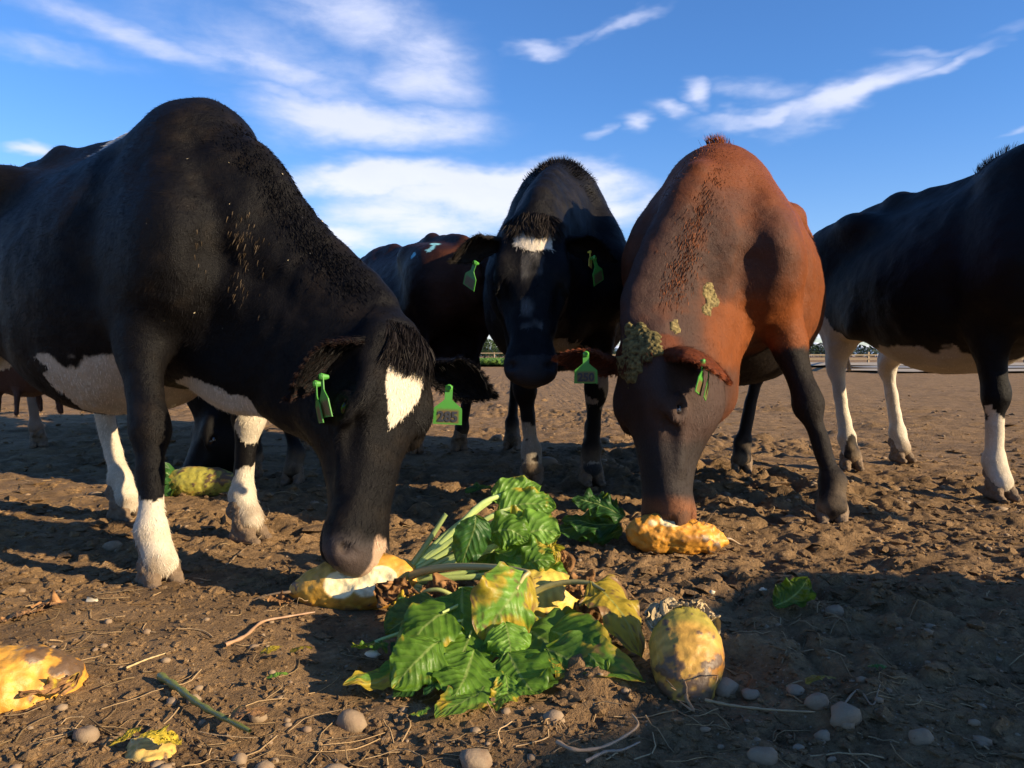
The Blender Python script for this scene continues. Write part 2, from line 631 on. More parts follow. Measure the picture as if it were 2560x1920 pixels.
def hoof_template():
    v = Vol((-0.11, -0.08, -0.02), (0.12, 0.08, 0.13), 0.004)
    for s_ in (-1, 1):
        v.ecap((-0.030, s_ * 0.025, 0.020), (0.050, s_ * 0.030, 0.008), (0, 1, 0), 0.023, 0.026, 0.015, 0.012, 0.006)
        v.ecap((-0.015, s_ * 0.023, 0.052), (0.022, s_ * 0.027, 0.030), (0, 1, 0), 0.023, 0.026, 0.019, 0.020, 0.008)
        v.ell((-0.062, s_ * 0.022, 0.088), (0.012, 0.009, 0.014), 0.008)
    v.ecap((-0.035, 0, 0.11), (-0.012, 0, 0.066), (0, 1, 0), 0.036, 0.036, 0.044, 0.038, 0.02)
    V, Q = v.mesh()
    V = relax(V, Q, 2, 0.4)
    nn, _ = vnormals(V, Q)
    V = V + nn * (fbm(V[:, 0] * 60, V[:, 1] * 60, V[:, 2] * 60, 3, 5) * 0.0022)[:, None]
    V[:, 2] = np.maximum(V[:, 2], -0.012)
    return mesh_np("hoof", V, Q, M_HOOF)


HOOF = hoof_template()


def tag_mesh(face_mat, s=1.0, bend=0.0):
    """ear tag hanging along -z from a stud at the origin, facing +y/-y"""
    out = [(-.010, .006), (.010, .006), (.010, -.030), (.016, -.036), (.036, -.052), (.037, -.060), (.038, -.095), (-.038, -.095), (-.037, -.060), (-.036, -.052), (-.016, -.036), (-.010, -.030)]
    out = np.array(out) * s
    n = len(out)
    th = 0.0012
    V = []; F4 = []; F3 = []
    V2 = np.array([(x, (bend * (z / .1) ** 2), z) for x, z in out])
    V = np.vstack([V2 - [0, th, 0], V2 + [0, th, 0]])
    strip = [(0, 1, 2, 11), (11, 2, 3, 10), (10, 3, 4, 9), (9, 4, 5, 8), (8, 5, 6, 7)]
    Q = [list(q) for q in strip] + [[i + n for i in q[::-1]] for q in strip] + [[i, i + n, (i + 1) % n + n, (i + 1) % n] for i in range(n)]
    v2, f2 = tubes([(0, -.008 * s, 0), (0, -.003 * s, 0), (0, .004 * s, 0), (0, .016 * s, 0)], np.array([.006, .010, .008, .0045]) * s, 10)
    return join([(V, np.array(Q)), (v2, f2)])


def make_cow(name, label, cat="cow", origin=(0, 0), head=(1, 0), s=1.0, poll=None, muz=None, face=None, legs=None, base=(0.02, 0.016, 0.014),
             paint=None, res=0.009, hairs=25000, hair_len=0.012, seed=1, ears=None, L=0.56, hw=1.0, nH=(.30, .24, .19, .145), ud=(-.50, .60), deep=0.0, bd=0.0, udder=True, roll_mane=0, group="cattle in the muddy paddock",
             neckmid=None, hairmat=None, nose=(.030, .026, .026), withers=0.0, tail=True, tail_end=None, eyes=True):
    rs = np.random.default_rng(seed)
    hd = N3([head[0], head[1], 0])
    rz = math.atan2(hd[1], hd[0])
    o = np.array([origin[0], origin[1], 0.0])
    Rm = np.array([[hd[0], hd[1], 0], [-hd[1], hd[0], 0], [0, 0, 1.0]])       # world->local rows
    lp = lambda p: Rm @ (np.asarray(p, float) - o) / s
    lv = lambda v: Rm @ np.asarray(v, float)
    root = empty(name, tuple(o), rz)
    tag(root, label, cat, group)
    P = np.array([1.22, .05, 1.12]) if poll is None else lp(poll)
    Mz = np.array([1.62, .08, .80]) if muz is None else lp(muz)
    F = N3(Mz - P); U = lv(face) if face is not None else np.array([.5, 0, .8]); U = N3(U - F * U.dot(F)); S = np.cross(U, F)   # S = animal's left
    Lh = L
    hs = Lh / 0.52
    lg = {}
    dflt = dict(FL=(.48, .17), FR=(.48, -.17), HL=(-.66, .17), HR=(-.66, -.17))
    for k in dflt:
        if legs and k in legs:
            q = lp((legs[k][0], legs[k][1], 0)); lg[k] = (q[0], q[1])
        else:
            lg[k] = dflt[k]
    allp = np.array([P, Mz, P + F * .25 - U * .2, [-1.1, -.45, 0], [.95, .45, 1.42]] + [[x, y, 0] for x, y in lg.values()])
    lo = allp.min(0) - .16; hi = allp.max(0) + .16
    lo[2] = 0.035; hi[2] = max(1.44, P[2] + .2)
    v = Vol(lo, hi, res / s)
    w = withers
    X_, Y_, Z_ = np.eye(3)
    # trunk
    st = [(-.93, .98, .05, .10, .10), (-.88, .98, .11, .17, .16), (-.80, .97, .17, .25, .19), (-.68, .96, .22, .31, .23), (-.52, .94, .255, .34, .26), (-.38, .90, .28, .375, .30),
          (-.20, .85, .325, .42, .325), (-.02, .82, .355, .45, .345), (.15, .83, .35, .45, .345), (.30, .87, .315, .44, .33), (.44, .92, .265, .43 + w, .33), (.56, .95, .225, .37 + w * .7, .32), (.68, .95, .18, .26, .27), (.78, .93, .10, .15, .18)]
    st = [(a_, b_, c_, d_, e_ + deep * min(1, max(0, (a_ + .8) * 3)) ) for a_, b_, c_, d_, e_ in st]
    v.loft(np.zeros(3), X_, Y_, Z_, st, 0.02, 1.75, 2.3, 0.05)
    v.ecap((-.80, 0, 1.225), (-.35, 0, 1.275), Y_, .03, .045, .03, .045, .09)
    v.ecap((-.35, 0, 1.275), (.30, 0, 1.265), Y_, .03, .045, .03, .045, .08)
    v.ecap((.30, 0, 1.27 + w * .6), (.52, 0, 1.25 + w), Y_, .04, .055, .05, .07, .10)
    for q in (-1, 1):
        v.ell((-.43, q * .195, 1.185), (.10, .06, .06), .13)
        v.ell((-.84, q * .105, 1.10), (.06, .05, .06), .12)
        v.ell((-.68, q * .19, 1.04), (.12, .09, .12), .1)
        v.ecap((.46, q * .10, 1.20 + w), (.62, q * .205, .90), Y_, .06, .10, .075, .12, .10)
        v.ell((.56, q * .20, .86), (.15, .085, .16), .10)
        v.ecap((-.66, q * .17, 1.02), (-.48, q * .19, .76), Y_, .10, .19, .08, .12, .11)
        v.ell((-.73, q * .15, .92), (.13, .10, .20), .10)
        v.ecap((-.25, q * .30, .72), (-.44, q * .22, .78), Y_, .03, .06, .03, .07, .10)
    v.ell((.66, 0, .70 - bd), (.15, .10, .12), .10)
    if udder:
        v.ell((ud[0], 0, ud[1]), (.19, .14, .13), .05)
        for a in (ud[0] + .08, ud[0] - .08):
            for q in (-1, 1):
                v.ecap((a, q * .07, ud[1] - .10), (a + .01, q * .08, ud[1] - .185), Y_, .016, .016, .011, .011, .02)
    # legs
    for k in ("FL", "FR", "HL", "HR"):
        hx, hy = lg[k]; q = 1 if k[1] == "L" else -1
        C = np.array([hx, hy, .075]); T = np.array([hx - .040, hy, .15])
        if k[0] == "F":
            E = np.array([.43, q * .19, .80])
            K = E + (T - E) * .60 + np.array([.03, 0, 0])
            v.ecap(E + [.03, 0, .06], E + (K - E) * .5, Y_, .075, .115, .055, .072, .05)
            v.ecap(E + (K - E) * .4, K, Y_, .056, .074, .042, .046, .03)
            v.ell(K + [.006, 0, 0], (.048, .048, .062), .03)
            v.ecap(K, T, Y_, .034, .037, .029, .034, .03)
        else:
            E = np.array([-.46, q * .20, .76])
            K = np.array([T[0] * .75 + (-.74) * .25 - .05, T[1] * .7 + q * .17 * .3, .50])
            v.ecap(E + [-.07, 0, .03], E * .45 + K * .55, Y_, .085, .14, .050, .070, .06)
            v.ecap(E * .5 + K * .5, K, Y_, .052, .075, .034, .045, .03)
            v.ecap(E + [-.22, 0, .05], K + [-.05, 0, .05], Y_, .03, .04, .014, .018, .05)
            v.ell(K, (.044, .038, .06), .03)
            v.ell(K + [-.045, 0, .035], (.026, .022, .035), .02)
            v.ecap(K, T, Y_, .030, .040, .028, .036, .03)
        v.ell(T, (.041, .041, .045), .025)
        v.ecap(T, C, Y_, .036, .036, .046, .047, .02)
    # neck
    Nb = np.array([.52, 0, 1.00 + w * .5]); Np = P + F * .03 - U * .055
    dn = Np - Nb; Ln = np.linalg.norm(dn)
    mid = (Nb + Np) / 2 + (np.array([.10, 0, .05]) if neckmid is None else np.asarray(neckmid))
    B = lambda t: (1 - t) ** 2 * Nb + 2 * t * (1 - t) * mid + t * t * Np
    ns = 7
    Wf = lambda t: np.interp(t, [0, .35, .7, 1], [.165, .125, .10, .088])
    Hf = lambda t: np.interp(t, [0, .35, .7, 1], nH)
    for i in range(ns):
        t0, t1 = i / ns, (i + 1) / ns
        a, b = B(t0), B(t1)
        sd = N3(Y_ * (1 - t1) + S * t1)
        v.ecap(a, b, sd, Wf(t0), Hf(t0), Wf(t1), Hf(t1), .05)
    for i in range(ns):
        t0, t1 = i / ns * .92, (i + 1) / ns * .92
        a, b = B(t0), B(t1)
        up0 = N3(np.cross(N3(b - a), N3(Y_ * (1 - t1) + S * t1)))
        if up0 @ (U * .3 + Z_ + X_ * .6) < 0: up0 = -up0
        v.ecap(a + up0 * Hf(t0) * .93, b + up0 * Hf(t1) * .93, N3(Y_ * (1 - t1) + S * t1), .022, .03, .022, .03, .06)
    thr = P + F * .17 - U * .11
    dl = np.array([.74, 0, .70 - bd])
    c1 = (dl + thr) / 2 + (Nb - mid) * 0.0 - N3(np.cross(Np - Nb, Y_)) * 0.0
    v.ecap(dl, c1, Y_, .035, .07, .025, .05, .09)
    v.ecap(c1, thr, Y_, .025, .05, .03, .04, .09)
    # head
    hst = [(-.045, .0, .05, .035, .05), (-.01, .0, .082, .055, .085), (.05, .0, .102, .066, .16), (.10, 0, .108, .072, .195), (.15, 0, .106, .070, .202), (.20, -.002, .094, .060, .186), (.26, -.006, .076, .050, .148),
           (.32, -.008, .062, .045, .110), (.38, -.010, .058, .042, .086), (.42, -.010, .060, .042, .076), (.455, -.012, .058, .036, .068), (.475, -.014, .046, .028, .05)]
    hst = [(a * hs, b * hs, c * hs * hw, d * hs * (1 + (hw - 1) * .6), e_ * hs * (1 + (hw - 1) * .6)) for a, b, c, d, e_ in hst]
    v.loft(P, F, S, U, hst, .06, 2.5, 1.9, .03 * hs, .10)
    H = lambda a, b, c: P + (F * a + S * (b * hw) + U * c) * hs
    A = np.stack([F, S, U])
    v.ecap(H(.22, 0, .030), H(.44, 0, .016), S, .034, .022, .036, .02, .03)
    for q in (-1, 1):
        v.ell(H(.135, q * .084, .040), np.array([.050, .026, .028]) * hs, .035, A)      # brow
        v.ell(H(.13, q * .068, -.085), np.array([.09, .040, .090]) * hs, .04, A)        # cheek
        v.ecap(H(.20, q * .078, -.005), H(.33, q * .052, -.012), U, .012, .014, .010, .012, .04)   # facial crest
        v.ell(H(.482, q * .042, .006), np.array([.032, .024, .028]) * hs, .025, A)       # nostril wing
        v.ell(H(-.005, q * .055, .03), np.array([.04, .035, .035]) * hs, .03, A)
    v.ell(H(.465, 0, -.072), np.array([.045, .046, .026]) * hs, .025, A)
    v.ell(H(.462, 0, -.018), np.array([.062, .070, .044]) * hs, .04, A)
    v.ell(H(.492, 0, .000), np.array([.036, .040, .030]) * hs, .03, A)
    if eyes:
        for q in (-1, 1):
            v.ell(H(.178, q * .118, .010), np.array([.034, .022, .026]) * hs, .02, A, sub=True)
            v.ell(H(.10, q * .118, .010), np.array([.035, .014, .03]) * hs, .03, A, sub=True)
            v.ell(H(.285, q * .080, .030), np.array([.06, .014, .022]) * hs, .03, A, sub=True)
            ring = [H(.178 + .031 * math.cos(t), q * (.100 - .004 * math.cos(t)), .012 + .022 * math.sin(t)) for t in np.linspace(0, 2 * math.pi, 11)]
            for a, b in zip(ring[:-1], ring[1:]):
                v.ecap(a, b, S, .0095 * hs, .0095 * hs, .0095 * hs, .0095 * hs, .010)
    for q in (-1, 1):
        nr = [H(.494 - .012 * math.sin(t), q * (.032 + .024 * math.sin(t)), .030 + .014 * math.cos(t)) for t in (0.2, 1.1, 2.0)]
        for a, b in zip(nr[:-1], nr[1:]):
            v.ecap(a, b, S, .012 * hs, .013 * hs, .012 * hs, .013 * hs, .006, sub=True)
        v.ecap(H(.40, q * .070, -.050), H(.50, q * .045, -.052), U, .004, .006, .004, .006, .008, sub=True)
    # tail
    if tail:
        te = lp(tail_end) if tail_end is not None else np.array([-.97, .02, .55])
        tp = bez([(-.86, 0, 1.20), (-.93, 0, 1.16), (-.965, .0, 1.0), te], 9)
        for i in range(8):
            r0, r1 = .032 - .0022 * i, .032 - .0022 * (i + 1)
            v.ecap(tp[i], tp[i + 1], Y_, r0, r0, r1, r1, .03)
    V, Q = v.mesh()
    V = relax(V, Q, 2, 0.45)
    nn, _ = vnormals(V, Q)
    # head coordinates for every vertex
    def hc(Vv):
        d = (Vv - P) / hs
        return d @ F, d @ S, d @ U
    a, b, c = hc(V)
    inhead = (a > -.05) & (a < .56) & (np.abs(b) < .16) & (c > -.22) & (c < .14)
    und = fbm(V[:, 0] * 9 + seed, V[:, 1] * 9, V[:, 2] * 9, 3, seed) * .004
    # ribs and skin folds
    rib = np.sin(V[:, 0] * 62 + V[:, 2] * 10) * .0009 * np.exp(-((V[:, 0] - .05) / .25) ** 2) * np.exp(-((V[:, 2] - .85) / .25) ** 2)
    nf = np.exp(-((V - B(.55)) ** 2).sum(1) / .06)
    fold = np.sin((V @ N3(Np - Nb)) * 75 + fbm(V[:, 0] * 6, V[:, 1] * 6, V[:, 2] * 6, 2, 3) * 4) * .0022 * nf
    wr = np.where(inhead, np.sin(((a - .178) ** 2 + (c - .02) ** 2) ** .5 * 420) * .0014 * np.exp(-(((a - .165) / .05) ** 2 + ((c - .035) / .035) ** 2)), 0)
    V = V + nn * (und + rib + fold + wr)[:, None] * np.where(inhead, .5, 1.0)[:, None]
    grooves = []
    for q in (-1, 1):
        grooves += [((.63, q * .12, 1.18 + w), (.80, q * .20, .80), .022, .035), ((.74, q * .13, .88), P * .7 + Nb * .3 + S * q * .09 - U * .03, .014, .032),
                    ((.36, q * .18, 1.16 + w), (.37, q * .30, .80), .016, .04), ((.50, q * .155, 1.20 + w), (.58, q * .24, .95), .010, .022),
                    ((-.30, q * .20, 1.12), (-.50, q * .25, .95), .020, .07), ((-.05, q * .30, 1.14), (-.30, q * .26, 1.12), .014, .05)]
    for g0, g1, dep, sg in grooves:
        g0 = np.asarray(g0, float); g1 = np.asarray(g1, float); dv = g1 - g0
        tt = np.clip(((V - g0) @ dv) / (dv @ dv), 0, 1)
        d2 = ((V - (g0 + tt[:, None] * dv)) ** 2).sum(1)
        V = V - nn * (dep * np.exp(-d2 / (2 * sg * sg)))[:, None]
    nn, fn = vnormals(V, Q)

    def colour(Vv):
        a, b, c = hc(Vv)
        col = np.tile(np.asarray(base, float), (len(Vv), 1))
        n1 = fbm(Vv[:, 0] * 14, Vv[:, 1] * 14, Vv[:, 2] * 14, 3, 11)
        ctx = dict(P=Vv, a=a, b=b, c=c, n=n1, hf=(a > -.04) & (a < .57) & (np.abs(b) < .17) & (c > -.24) & (c < .15), legs=lg, N=None)
        ctx['hw'] = np.where(ctx['hf'], np.clip((a - (.02 + (.03 - c) * .75) + .04) / .09, 0, 1), 0)
        if paint is not None:
            col = paint(col, ctx)
        nz_ = ctx['hf'] & (a > .455 + n1 * .008) & (c > -.045)
        if nose is not None: col = np.where(nz_[:, None], np.asarray(nose) * (.8 + .3 * n1[:, None]), col)
        # bare nose skin, slightly paler dust on the lower legs
        z = Vv[:, 2] * s
        d = np.clip((.20 - z) / .16, 0, 1) * np.clip(.5 + n1 * .9, 0, 1) * np.where(ctx['hf'], 0, 1)
        return col * (1 - d[:, None]) + np.array([.20, .14, .085]) * d[:, None]
    col = colour(V)
    # coat hairs
    rsn = rs
    area = np.linalg.norm(fn, axis=1)
    pr = area.copy()
    hm = inhead[Q[:, 0]]
    pr[hm] *= 1.8
    pr /= pr.sum()
    fi = rsn.choice(len(Q), hairs, p=pr)
    uv_ = rsn.random((hairs, 2, 1))
    q0, q1, q2, q3 = (V[Q[fi, i]] for i in range(4))
    HP = (q0 * (1 - uv_[:, 0]) + q1 * uv_[:, 0]) * (1 - uv_[:, 1]) + (q3 * (1 - uv_[:, 0]) + q2 * uv_[:, 0]) * uv_[:, 1]
    HN = nn[Q[fi, 0]]
    ha, hb, hcc = hc(HP)
    hh = (ha > -.02) & (ha < .56) & (np.abs(hb) < .16) & (hcc > -.22) & (hcc < .14)
    flow = np.tile(np.array([-.75, 0, -.66]), (hairs, 1))
    low = HP[:, 2] < .62
    flow[low] = (-.15, 0, -1)
    # neck: down and back
    tn = np.clip(((HP - Nb) @ N3(Np - Nb)) / Ln, 0, 1)
    flow = flow * (1 - tn[:, None]) + (N3(Nb - Np) * .3 - Z_ * .8) * tn[:, None] if P[2] > .9 else flow * (1 - tn[:, None]) + (N3(Np - Nb) * .6 - U * .5) * tn[:, None]
    flow[hh] = F + S * (hb[hh, None] * 6) - 0.0
    hc_ = colour(HP)
    keep = ~(hh & (ha > .47))
    HP, HN, flow, hc_ = HP[keep], HN[keep], flow[keep], hc_[keep]
    cw = vnoise(HP[:, 0] * 25, HP[:, 1] * 25, HP[:, 2] * 25, 8)[:, None]
    flow = flow + np.cross(flow, HN) * cw * .5
    hv, hf_, hcol = strands_tri(HP, HN, flow, hair_len, .0020, .26, .10, hc_ * 1.35, rsn)
    nb_ = len(V)
    me = mesh_np(name + " body", np.vstack([V, hv]) * s, [Q, hf_ + nb_], None, True, np.vstack([col, hcol]), mats=[M_COAT, M_HAIR],
                 fmat=np.concatenate([np.zeros(len(Q)), np.ones(len(hf_))]))
    body = link("body", me, root)
    # hooves
    for k in ("FL", "FR", "HL", "HR"):
        hx, hy = lg[k]
        ho = link("hoof", HOOF, root, (hx * s, hy * s, 0.006))
        ho.rotation_euler = (0, 0, R({"FL": 8, "FR": -8, "HL": 12, "HR": -12}[k]) + rs.normal(0, .06))
        ho.scale = (s * 1.03,) * 3
    # eyes
    if eyes:
        iv, if_ = ico(3)
        for q in (-1, 1):
            A3 = np.stack([F, S, U])
            ev = (iv * np.array([.029, .020, .022]) * hs) @ A3 + H(.178, q * .088, .011)
            link("eye", mesh_np("eye", ev * s, if_, M_EYE), root)
    # ears
    earinfo = []
    ears = ears or {}
    for q, kk in ((1, "L"), (-1, "R")):
        e = ears.get(kk, {})
        d = lv(e["dir"]) if "dir" in e else N3(S * q + U * -.1 - F * .25)
        d = N3(d)
        op = lv(e["open"]) if "open" in e else U
        op = N3(op - d * op.dot(d)); sd = np.cross(d, op)
        LE, WE = e.get("len", .205), e.get("w", .058)
        base_ = H(.012, q * .078, .018)
        nu, nvv = 16, 13
        uu = np.linspace(0, 1, nu)
        prof = np.interp(uu, [0, .12, .3, .5, .7, .88, 1], [.40, .52, .85, 1.0, .88, .52, .10]) * WE
        droop = lv((0, 0, -1)) * (e.get("droop", .04))
        g = []
        for i, u_ in enumerate(uu):
            cen = base_ + d * LE * u_ + droop * u_ ** 2
            cup = np.interp(u_, [0, .25, .6, 1], [2.5, 1.9, 1.35, .9])
            for j in range(nvv):
                th = (j / (nvv - 1) - .5) * 2 * cup
                rr = prof[i] / max(math.sin(min(cup, 1.57)), .4)
                g.append(cen + sd * math.sin(th) * rr * (.8 if cup > 1.57 else 1) + op * (-(math.cos(th)) + .35) * rr * .55)
        g = np.array(g).reshape(nu, nvv, 3)
        gn = np.cross(np.gradient(g, axis=0), np.gradient(g, axis=1)); gn /= np.linalg.norm(gn, axis=2, keepdims=True) + 1e-9
        if (gn[nu // 2, nvv // 2] @ op) > 0: gn = -gn           # outer side = back of the ear
        gin = g - gn * .006
        i = np.arange(nu - 1)[:, None] * nvv; j = np.arange(nvv - 1)[None]
        fq = np.stack([i + j, i + j + 1, i + nvv + j + 1, i + nvv + j], -1).reshape(-1, 4)
        n1_ = nu * nvv
        rim = [r_ * nvv for r_ in range(nu)] + [(nu - 1) * nvv + c_ for c_ in range(1, nvv)] + [r_ * nvv + nvv - 1 for r_ in range(nu - 2, -1, -1)]
        rq = np.array([[rim[k_], rim[k_ + 1], rim[k_ + 1] + n1_, rim[k_] + n1_] for k_ in range(len(rim) - 1)])
        EV = np.vstack([g.reshape(-1, 3), gin.reshape(-1, 3)])
        EF = np.vstack([fq, fq[:, ::-1] + n1_, rq])
        ecol = np.tile(np.asarray(e.get("col", base), float), (len(EV), 1))
        ecol[n1_:] = ecol[n1_:] * .6 + np.array(e.get("inner", (.010, .007, .006))) * .6
        # hairs: back of ear short, rim long fringe
        n_b = 2600 if res < .008 else 1500
        ri, rj = rs.integers(0, nu, n_b), rs.integers(0, nvv, n_b)
        pb = g[ri, rj] + rs.normal(0, .003, (n_b, 3)); nb2 = gn[ri, rj]
        ec = np.asarray(e.get("col", base), float); et = np.asarray(e.get("tip", ec), float)
        hcol2 = ec[None] * (1 - ri[:, None] / nu) + et[None] * ri[:, None] / nu
        v1, f1, c1_ = strands_tri(pb, nb2, np.tile(d, (n_b, 1)) - op * .1, .015, .0016, .22, .12, hcol2, rs)
        rimi = rs.integers(0, len(rim), 2600 if res < .008 else 900)
        pr_ = EV[np.array(rim)[rimi]] + rs.normal(0, .003, (len(rimi), 3))
        dd0 = (pr_ - (base_ + d * LE * .5)); dd0 -= d * (dd0 @ d)[:, None] * .3
        dd0 = dd0 / (np.linalg.norm(dd0, axis=1, keepdims=True) + 1e-9) * .8 + d * .6 + rs.normal(0, .25, (len(rimi), 3))
        v2, f2, c2_ = tufts(pr_, dd0, dd0 + lv((0, 0, -1.0)) * .5 + d * .3, .009, .0008, et * .4 + ec * .6, rs, 3, .35)
        n_i = 700 if res < .008 else 300
        ii_, jj_ = rs.integers(1, nu - 2, n_i), rs.integers(0, nvv, n_i)
        pi_ = gin[ii_, jj_] + rs.normal(0, .003, (n_i, 3))
        v3, f3, c3_ = tufts(pi_, -gn[ii_, jj_] * .8 + d * .8, np.tile(d + lv((0, 0, -1.0)) * .9, (n_i, 1)), .024, .0016, ec * .6, rs, 3, .25)
        f3 = f3 + len(v2); v2 = np.vstack([v2, v3]); f2 = np.vstack([f2, f3]); c2_ = np.vstack([c2_, c3_])
        nA = len(EV); nB = nA + len(v1)
        mm = mesh_np("ear", np.vstack([EV, v1, v2]) * s, [np.vstack([EF, f2 + nB]), f1 + nA], None, True, np.vstack([ecol, c1_, c2_]), mats=[M_COAT, M_HAIR],
                     fmat=np.concatenate([np.ones(len(f1)), np.zeros(len(EF)), np.ones(len(f2))]) if False else np.concatenate([np.zeros(len(EF)), np.ones(len(f2)), np.ones(len(f1))]))
        eo = link("ear", mm, root)
        earinfo.append((kk, eo, base_, d, op, sd, LE))
    return dict(root=root, H=H, hw=hw, F=F, S=S, U=U, P=P, s=s, hs=hs, rs=rs, lp=lp, lv=lv, B=B, ears={k: (eo, b_, d_, o_, sd_, L_) for k, eo, b_, d_, o_, sd_, L_ in earinfo},
                V=V, N=nn, Q=Q, hc=hc, vol=v, res=res)


def surf(cw, pts):
    """nearest body vertex (local standard coords) -> position, normal"""
    V = cw["V"]
    out, on = [], []
    for p in pts:
        i = np.argmin(((V - p) ** 2).sum(1))
        out.append(V[i]); on.append(cw["N"][i])
    return np.array(out), np.array(on)


def pick(cw, mask_fn, n):
    V, Nn = cw["V"], cw["N"]
    m = np.where(mask_fn(V))[0]
    i = cw["rs"].choice(m, n)
    return V[i] + cw["rs"].normal(0, .003, (n, 3)), Nn[i]


def forelock(cw, col, n=2600, length=.055, wid=.055, t0=-.03, t1=.035, name="forelock", down=1.0):
    rs = cw["rs"]; H = cw["H"]
    a = rs.uniform(t0, t1, n); b = rs.normal(0, wid * .55, n)
    b = np.clip(b, -wid * 1.2, wid * 1.2)
    P = np.array([cw["P"] + (cw["F"] * a_ + cw["S"] * b_ + cw["U"] * .05) * cw["hs"] for a_, b_ in zip(a, b)])
    V, Nn = cw["V"], cw["N"]
    m = np.linalg.norm(V - cw["P"], axis=1) < .22
    Vm, Nm = V[m], Nn[m]
    idx = [np.argmin(((Vm - p) ** 2).sum(1)) for p in P]
    Q_ = Vm[idx]; Nq = Nm[idx]
    cl = vnoise(b * 60, a * 20, None, 4)[:, None]
    D0 = Nq * .55 + cw["F"] * .9 + cw["S"] * cl * .5
    D1 = cw["F"] * 1.3 * down - cw["U"] * .45 + cw["S"] * (cl * .6 + b[:, None] * 5)
    v_, f_, c_ = tufts(Q_, D0, D1, length, .0024, np.asarray(col, float), rs, 5, .18)
    return link(name, mesh_np(name, v_ * cw["s"], f_, M_HAIR, True, c_), cw["root"])


def ridge_hair(cw, t0, t1, col, n=2500, length=.03, lean=0.5, name="mane", pts=None, spread=.02, back=True):
    """hair along the crest of the neck or the withers, pts = local polyline"""
    rs = cw["rs"]
    t = rs.random(n)
    pl = bez(pts, 40)
    ii = np.clip((t * 39), 0, 38.999); i0 = ii.astype(int); fr = (ii - i0)[:, None]
    P = pl[i0] * (1 - fr) + pl[i0 + 1] * fr + rs.normal(0, spread, (n, 3))
    V, Nn = cw["V"], cw["N"]
    lo = pl.min(0) - .15; hi = pl.max(0) + .15
    m = ((V > lo) & (V < hi)).all(1)
    Vm, Nm = V[m][::2], Nn[m][::2]
    idx = np.concatenate([np.argmin(((P[k:k + 200, None] - Vm[None]) ** 2).sum(2), 1) for k in range(0, n, 200)])
    Q_, Nq = Vm[idx], Nm[idx]
    tg = pl[np.minimum(i0 + 1, 39)] - pl[i0]; tg /= np.linalg.norm(tg, axis=1, keepdims=True)
    cl = vnoise(t * 60, t * 0, None, 6)[:, None]
    D0 = Nq * (1 - .95 * max(lean, 0)) + tg * (.5 + cl * .5)
    D1 = Nq * (1 - lean) * .25 + tg * (.7 + cl * .5) + np.array([0, 0, -1.0]) * lean * 1.0
    v_, f_, c_ = tufts(Q_, D0, D1, length, .0022, np.asarray(col, float), rs, 4, .2)
    return link(name, mesh_np(name, v_ * cw["s"], f_, M_HAIR, True, c_), cw["root"])


def crust(cw, centers, col, th=.010, name="dung_crust", thr=1.0, seed=3):
    """cake of dried dung following the hide; centers: (point, radius) in standard local coords"""
    V, Nn, Q = cw["V"], cw["N"], cw["Q"]
    f = np.full(len(V), -1.0)
    for c, r in centers:
        f = np.maximum(f, 1 - np.linalg.norm(V - c, axis=1) / r)
    nz = fbm(V[:, 0] * 38, V[:, 1] * 38, V[:, 2] * 38, 3, seed)
    g = f + nz * .30 - .12
    keep = (g[Q] > 0).any(1)
    Qk = Q[keep]
    used, inv = np.unique(Qk.ravel(), return_inverse=True)
    import bmesh
    bm = bmesh.new()
    vs_ = [bm.verts.new(p) for p in V[used]]
    for q in inv.reshape(-1, 4):
        bm.faces.new([vs_[i] for i in q])
    # keep only the largest connected piece
    bm.verts.ensure_lookup_table()
    seen, best = set(), []
    for v0 in bm.verts:
        if v0 in seen: continue
        st, comp = [v0], []
        seen.add(v0)
        while st:
            x_ = st.pop(); comp.append(x_)
            for e_ in x_.link_edges:
                y_ = e_.other_vert(x_)
                if y_ not in seen: seen.add(y_); st.append(y_)
        if len(comp) > len(best): best = comp
    bs_ = set(best)
    bmesh.ops.delete(bm, geom=[v_ for v_ in bm.verts if v_ not in bs_], context="VERTS")
    bmesh.ops.subdivide_edges(bm, edges=bm.edges[:], cuts=2, use_grid_fill=True)
    bm.normal_update()
    P_ = np.array([v_.co[:] for v_ in bm.verts]); N_ = np.array([v_.normal[:] for v_ in bm.verts])
    f2 = np.full(len(P_), -1.0)
    for c, r in centers:
        f2 = np.maximum(f2, 1 - np.linalg.norm(P_ - c, axis=1) / r)
    nz = fbm(P_[:, 0] * 38, P_[:, 1] * 38, P_[:, 2] * 38, 3, seed)
    g2 = f2 + nz * .30 - .12
    n2 = fbm(P_[:, 0] * 110, P_[:, 1] * 110, P_[:, 2] * 110, 3, seed + 1)
    h = np.where(g2 > 0, np.clip(g2 * 6, 0.15, 1) * th * (1 + .45 * n2), -.004)
    W_ = P_ + N_ * h[:, None] * (1 if (N_ * cw["N"][0]).sum() is not None else 1)
    cc = np.tile(np.asarray(col, float), (len(W_), 1)) * (.7 + .6 * (n2[:, None] + .5))
    bm.verts.ensure_lookup_table()
    fc = np.array([[v_.index for v_ in f_.verts] for f_ in bm.faces if len(f_.verts) == 4])
    bm.verts.index_update()
    fc = np.array([[v_.index for v_ in f_.verts] for f_ in bm.faces if len(f_.verts) == 4])
    bm.free()
    return link(name, mesh_np(name, W_ * cw["s"], fc, M_DRYCRUST, True, cc), cw["root"])


def wl(cw, p):
    return cw["lp"](p)


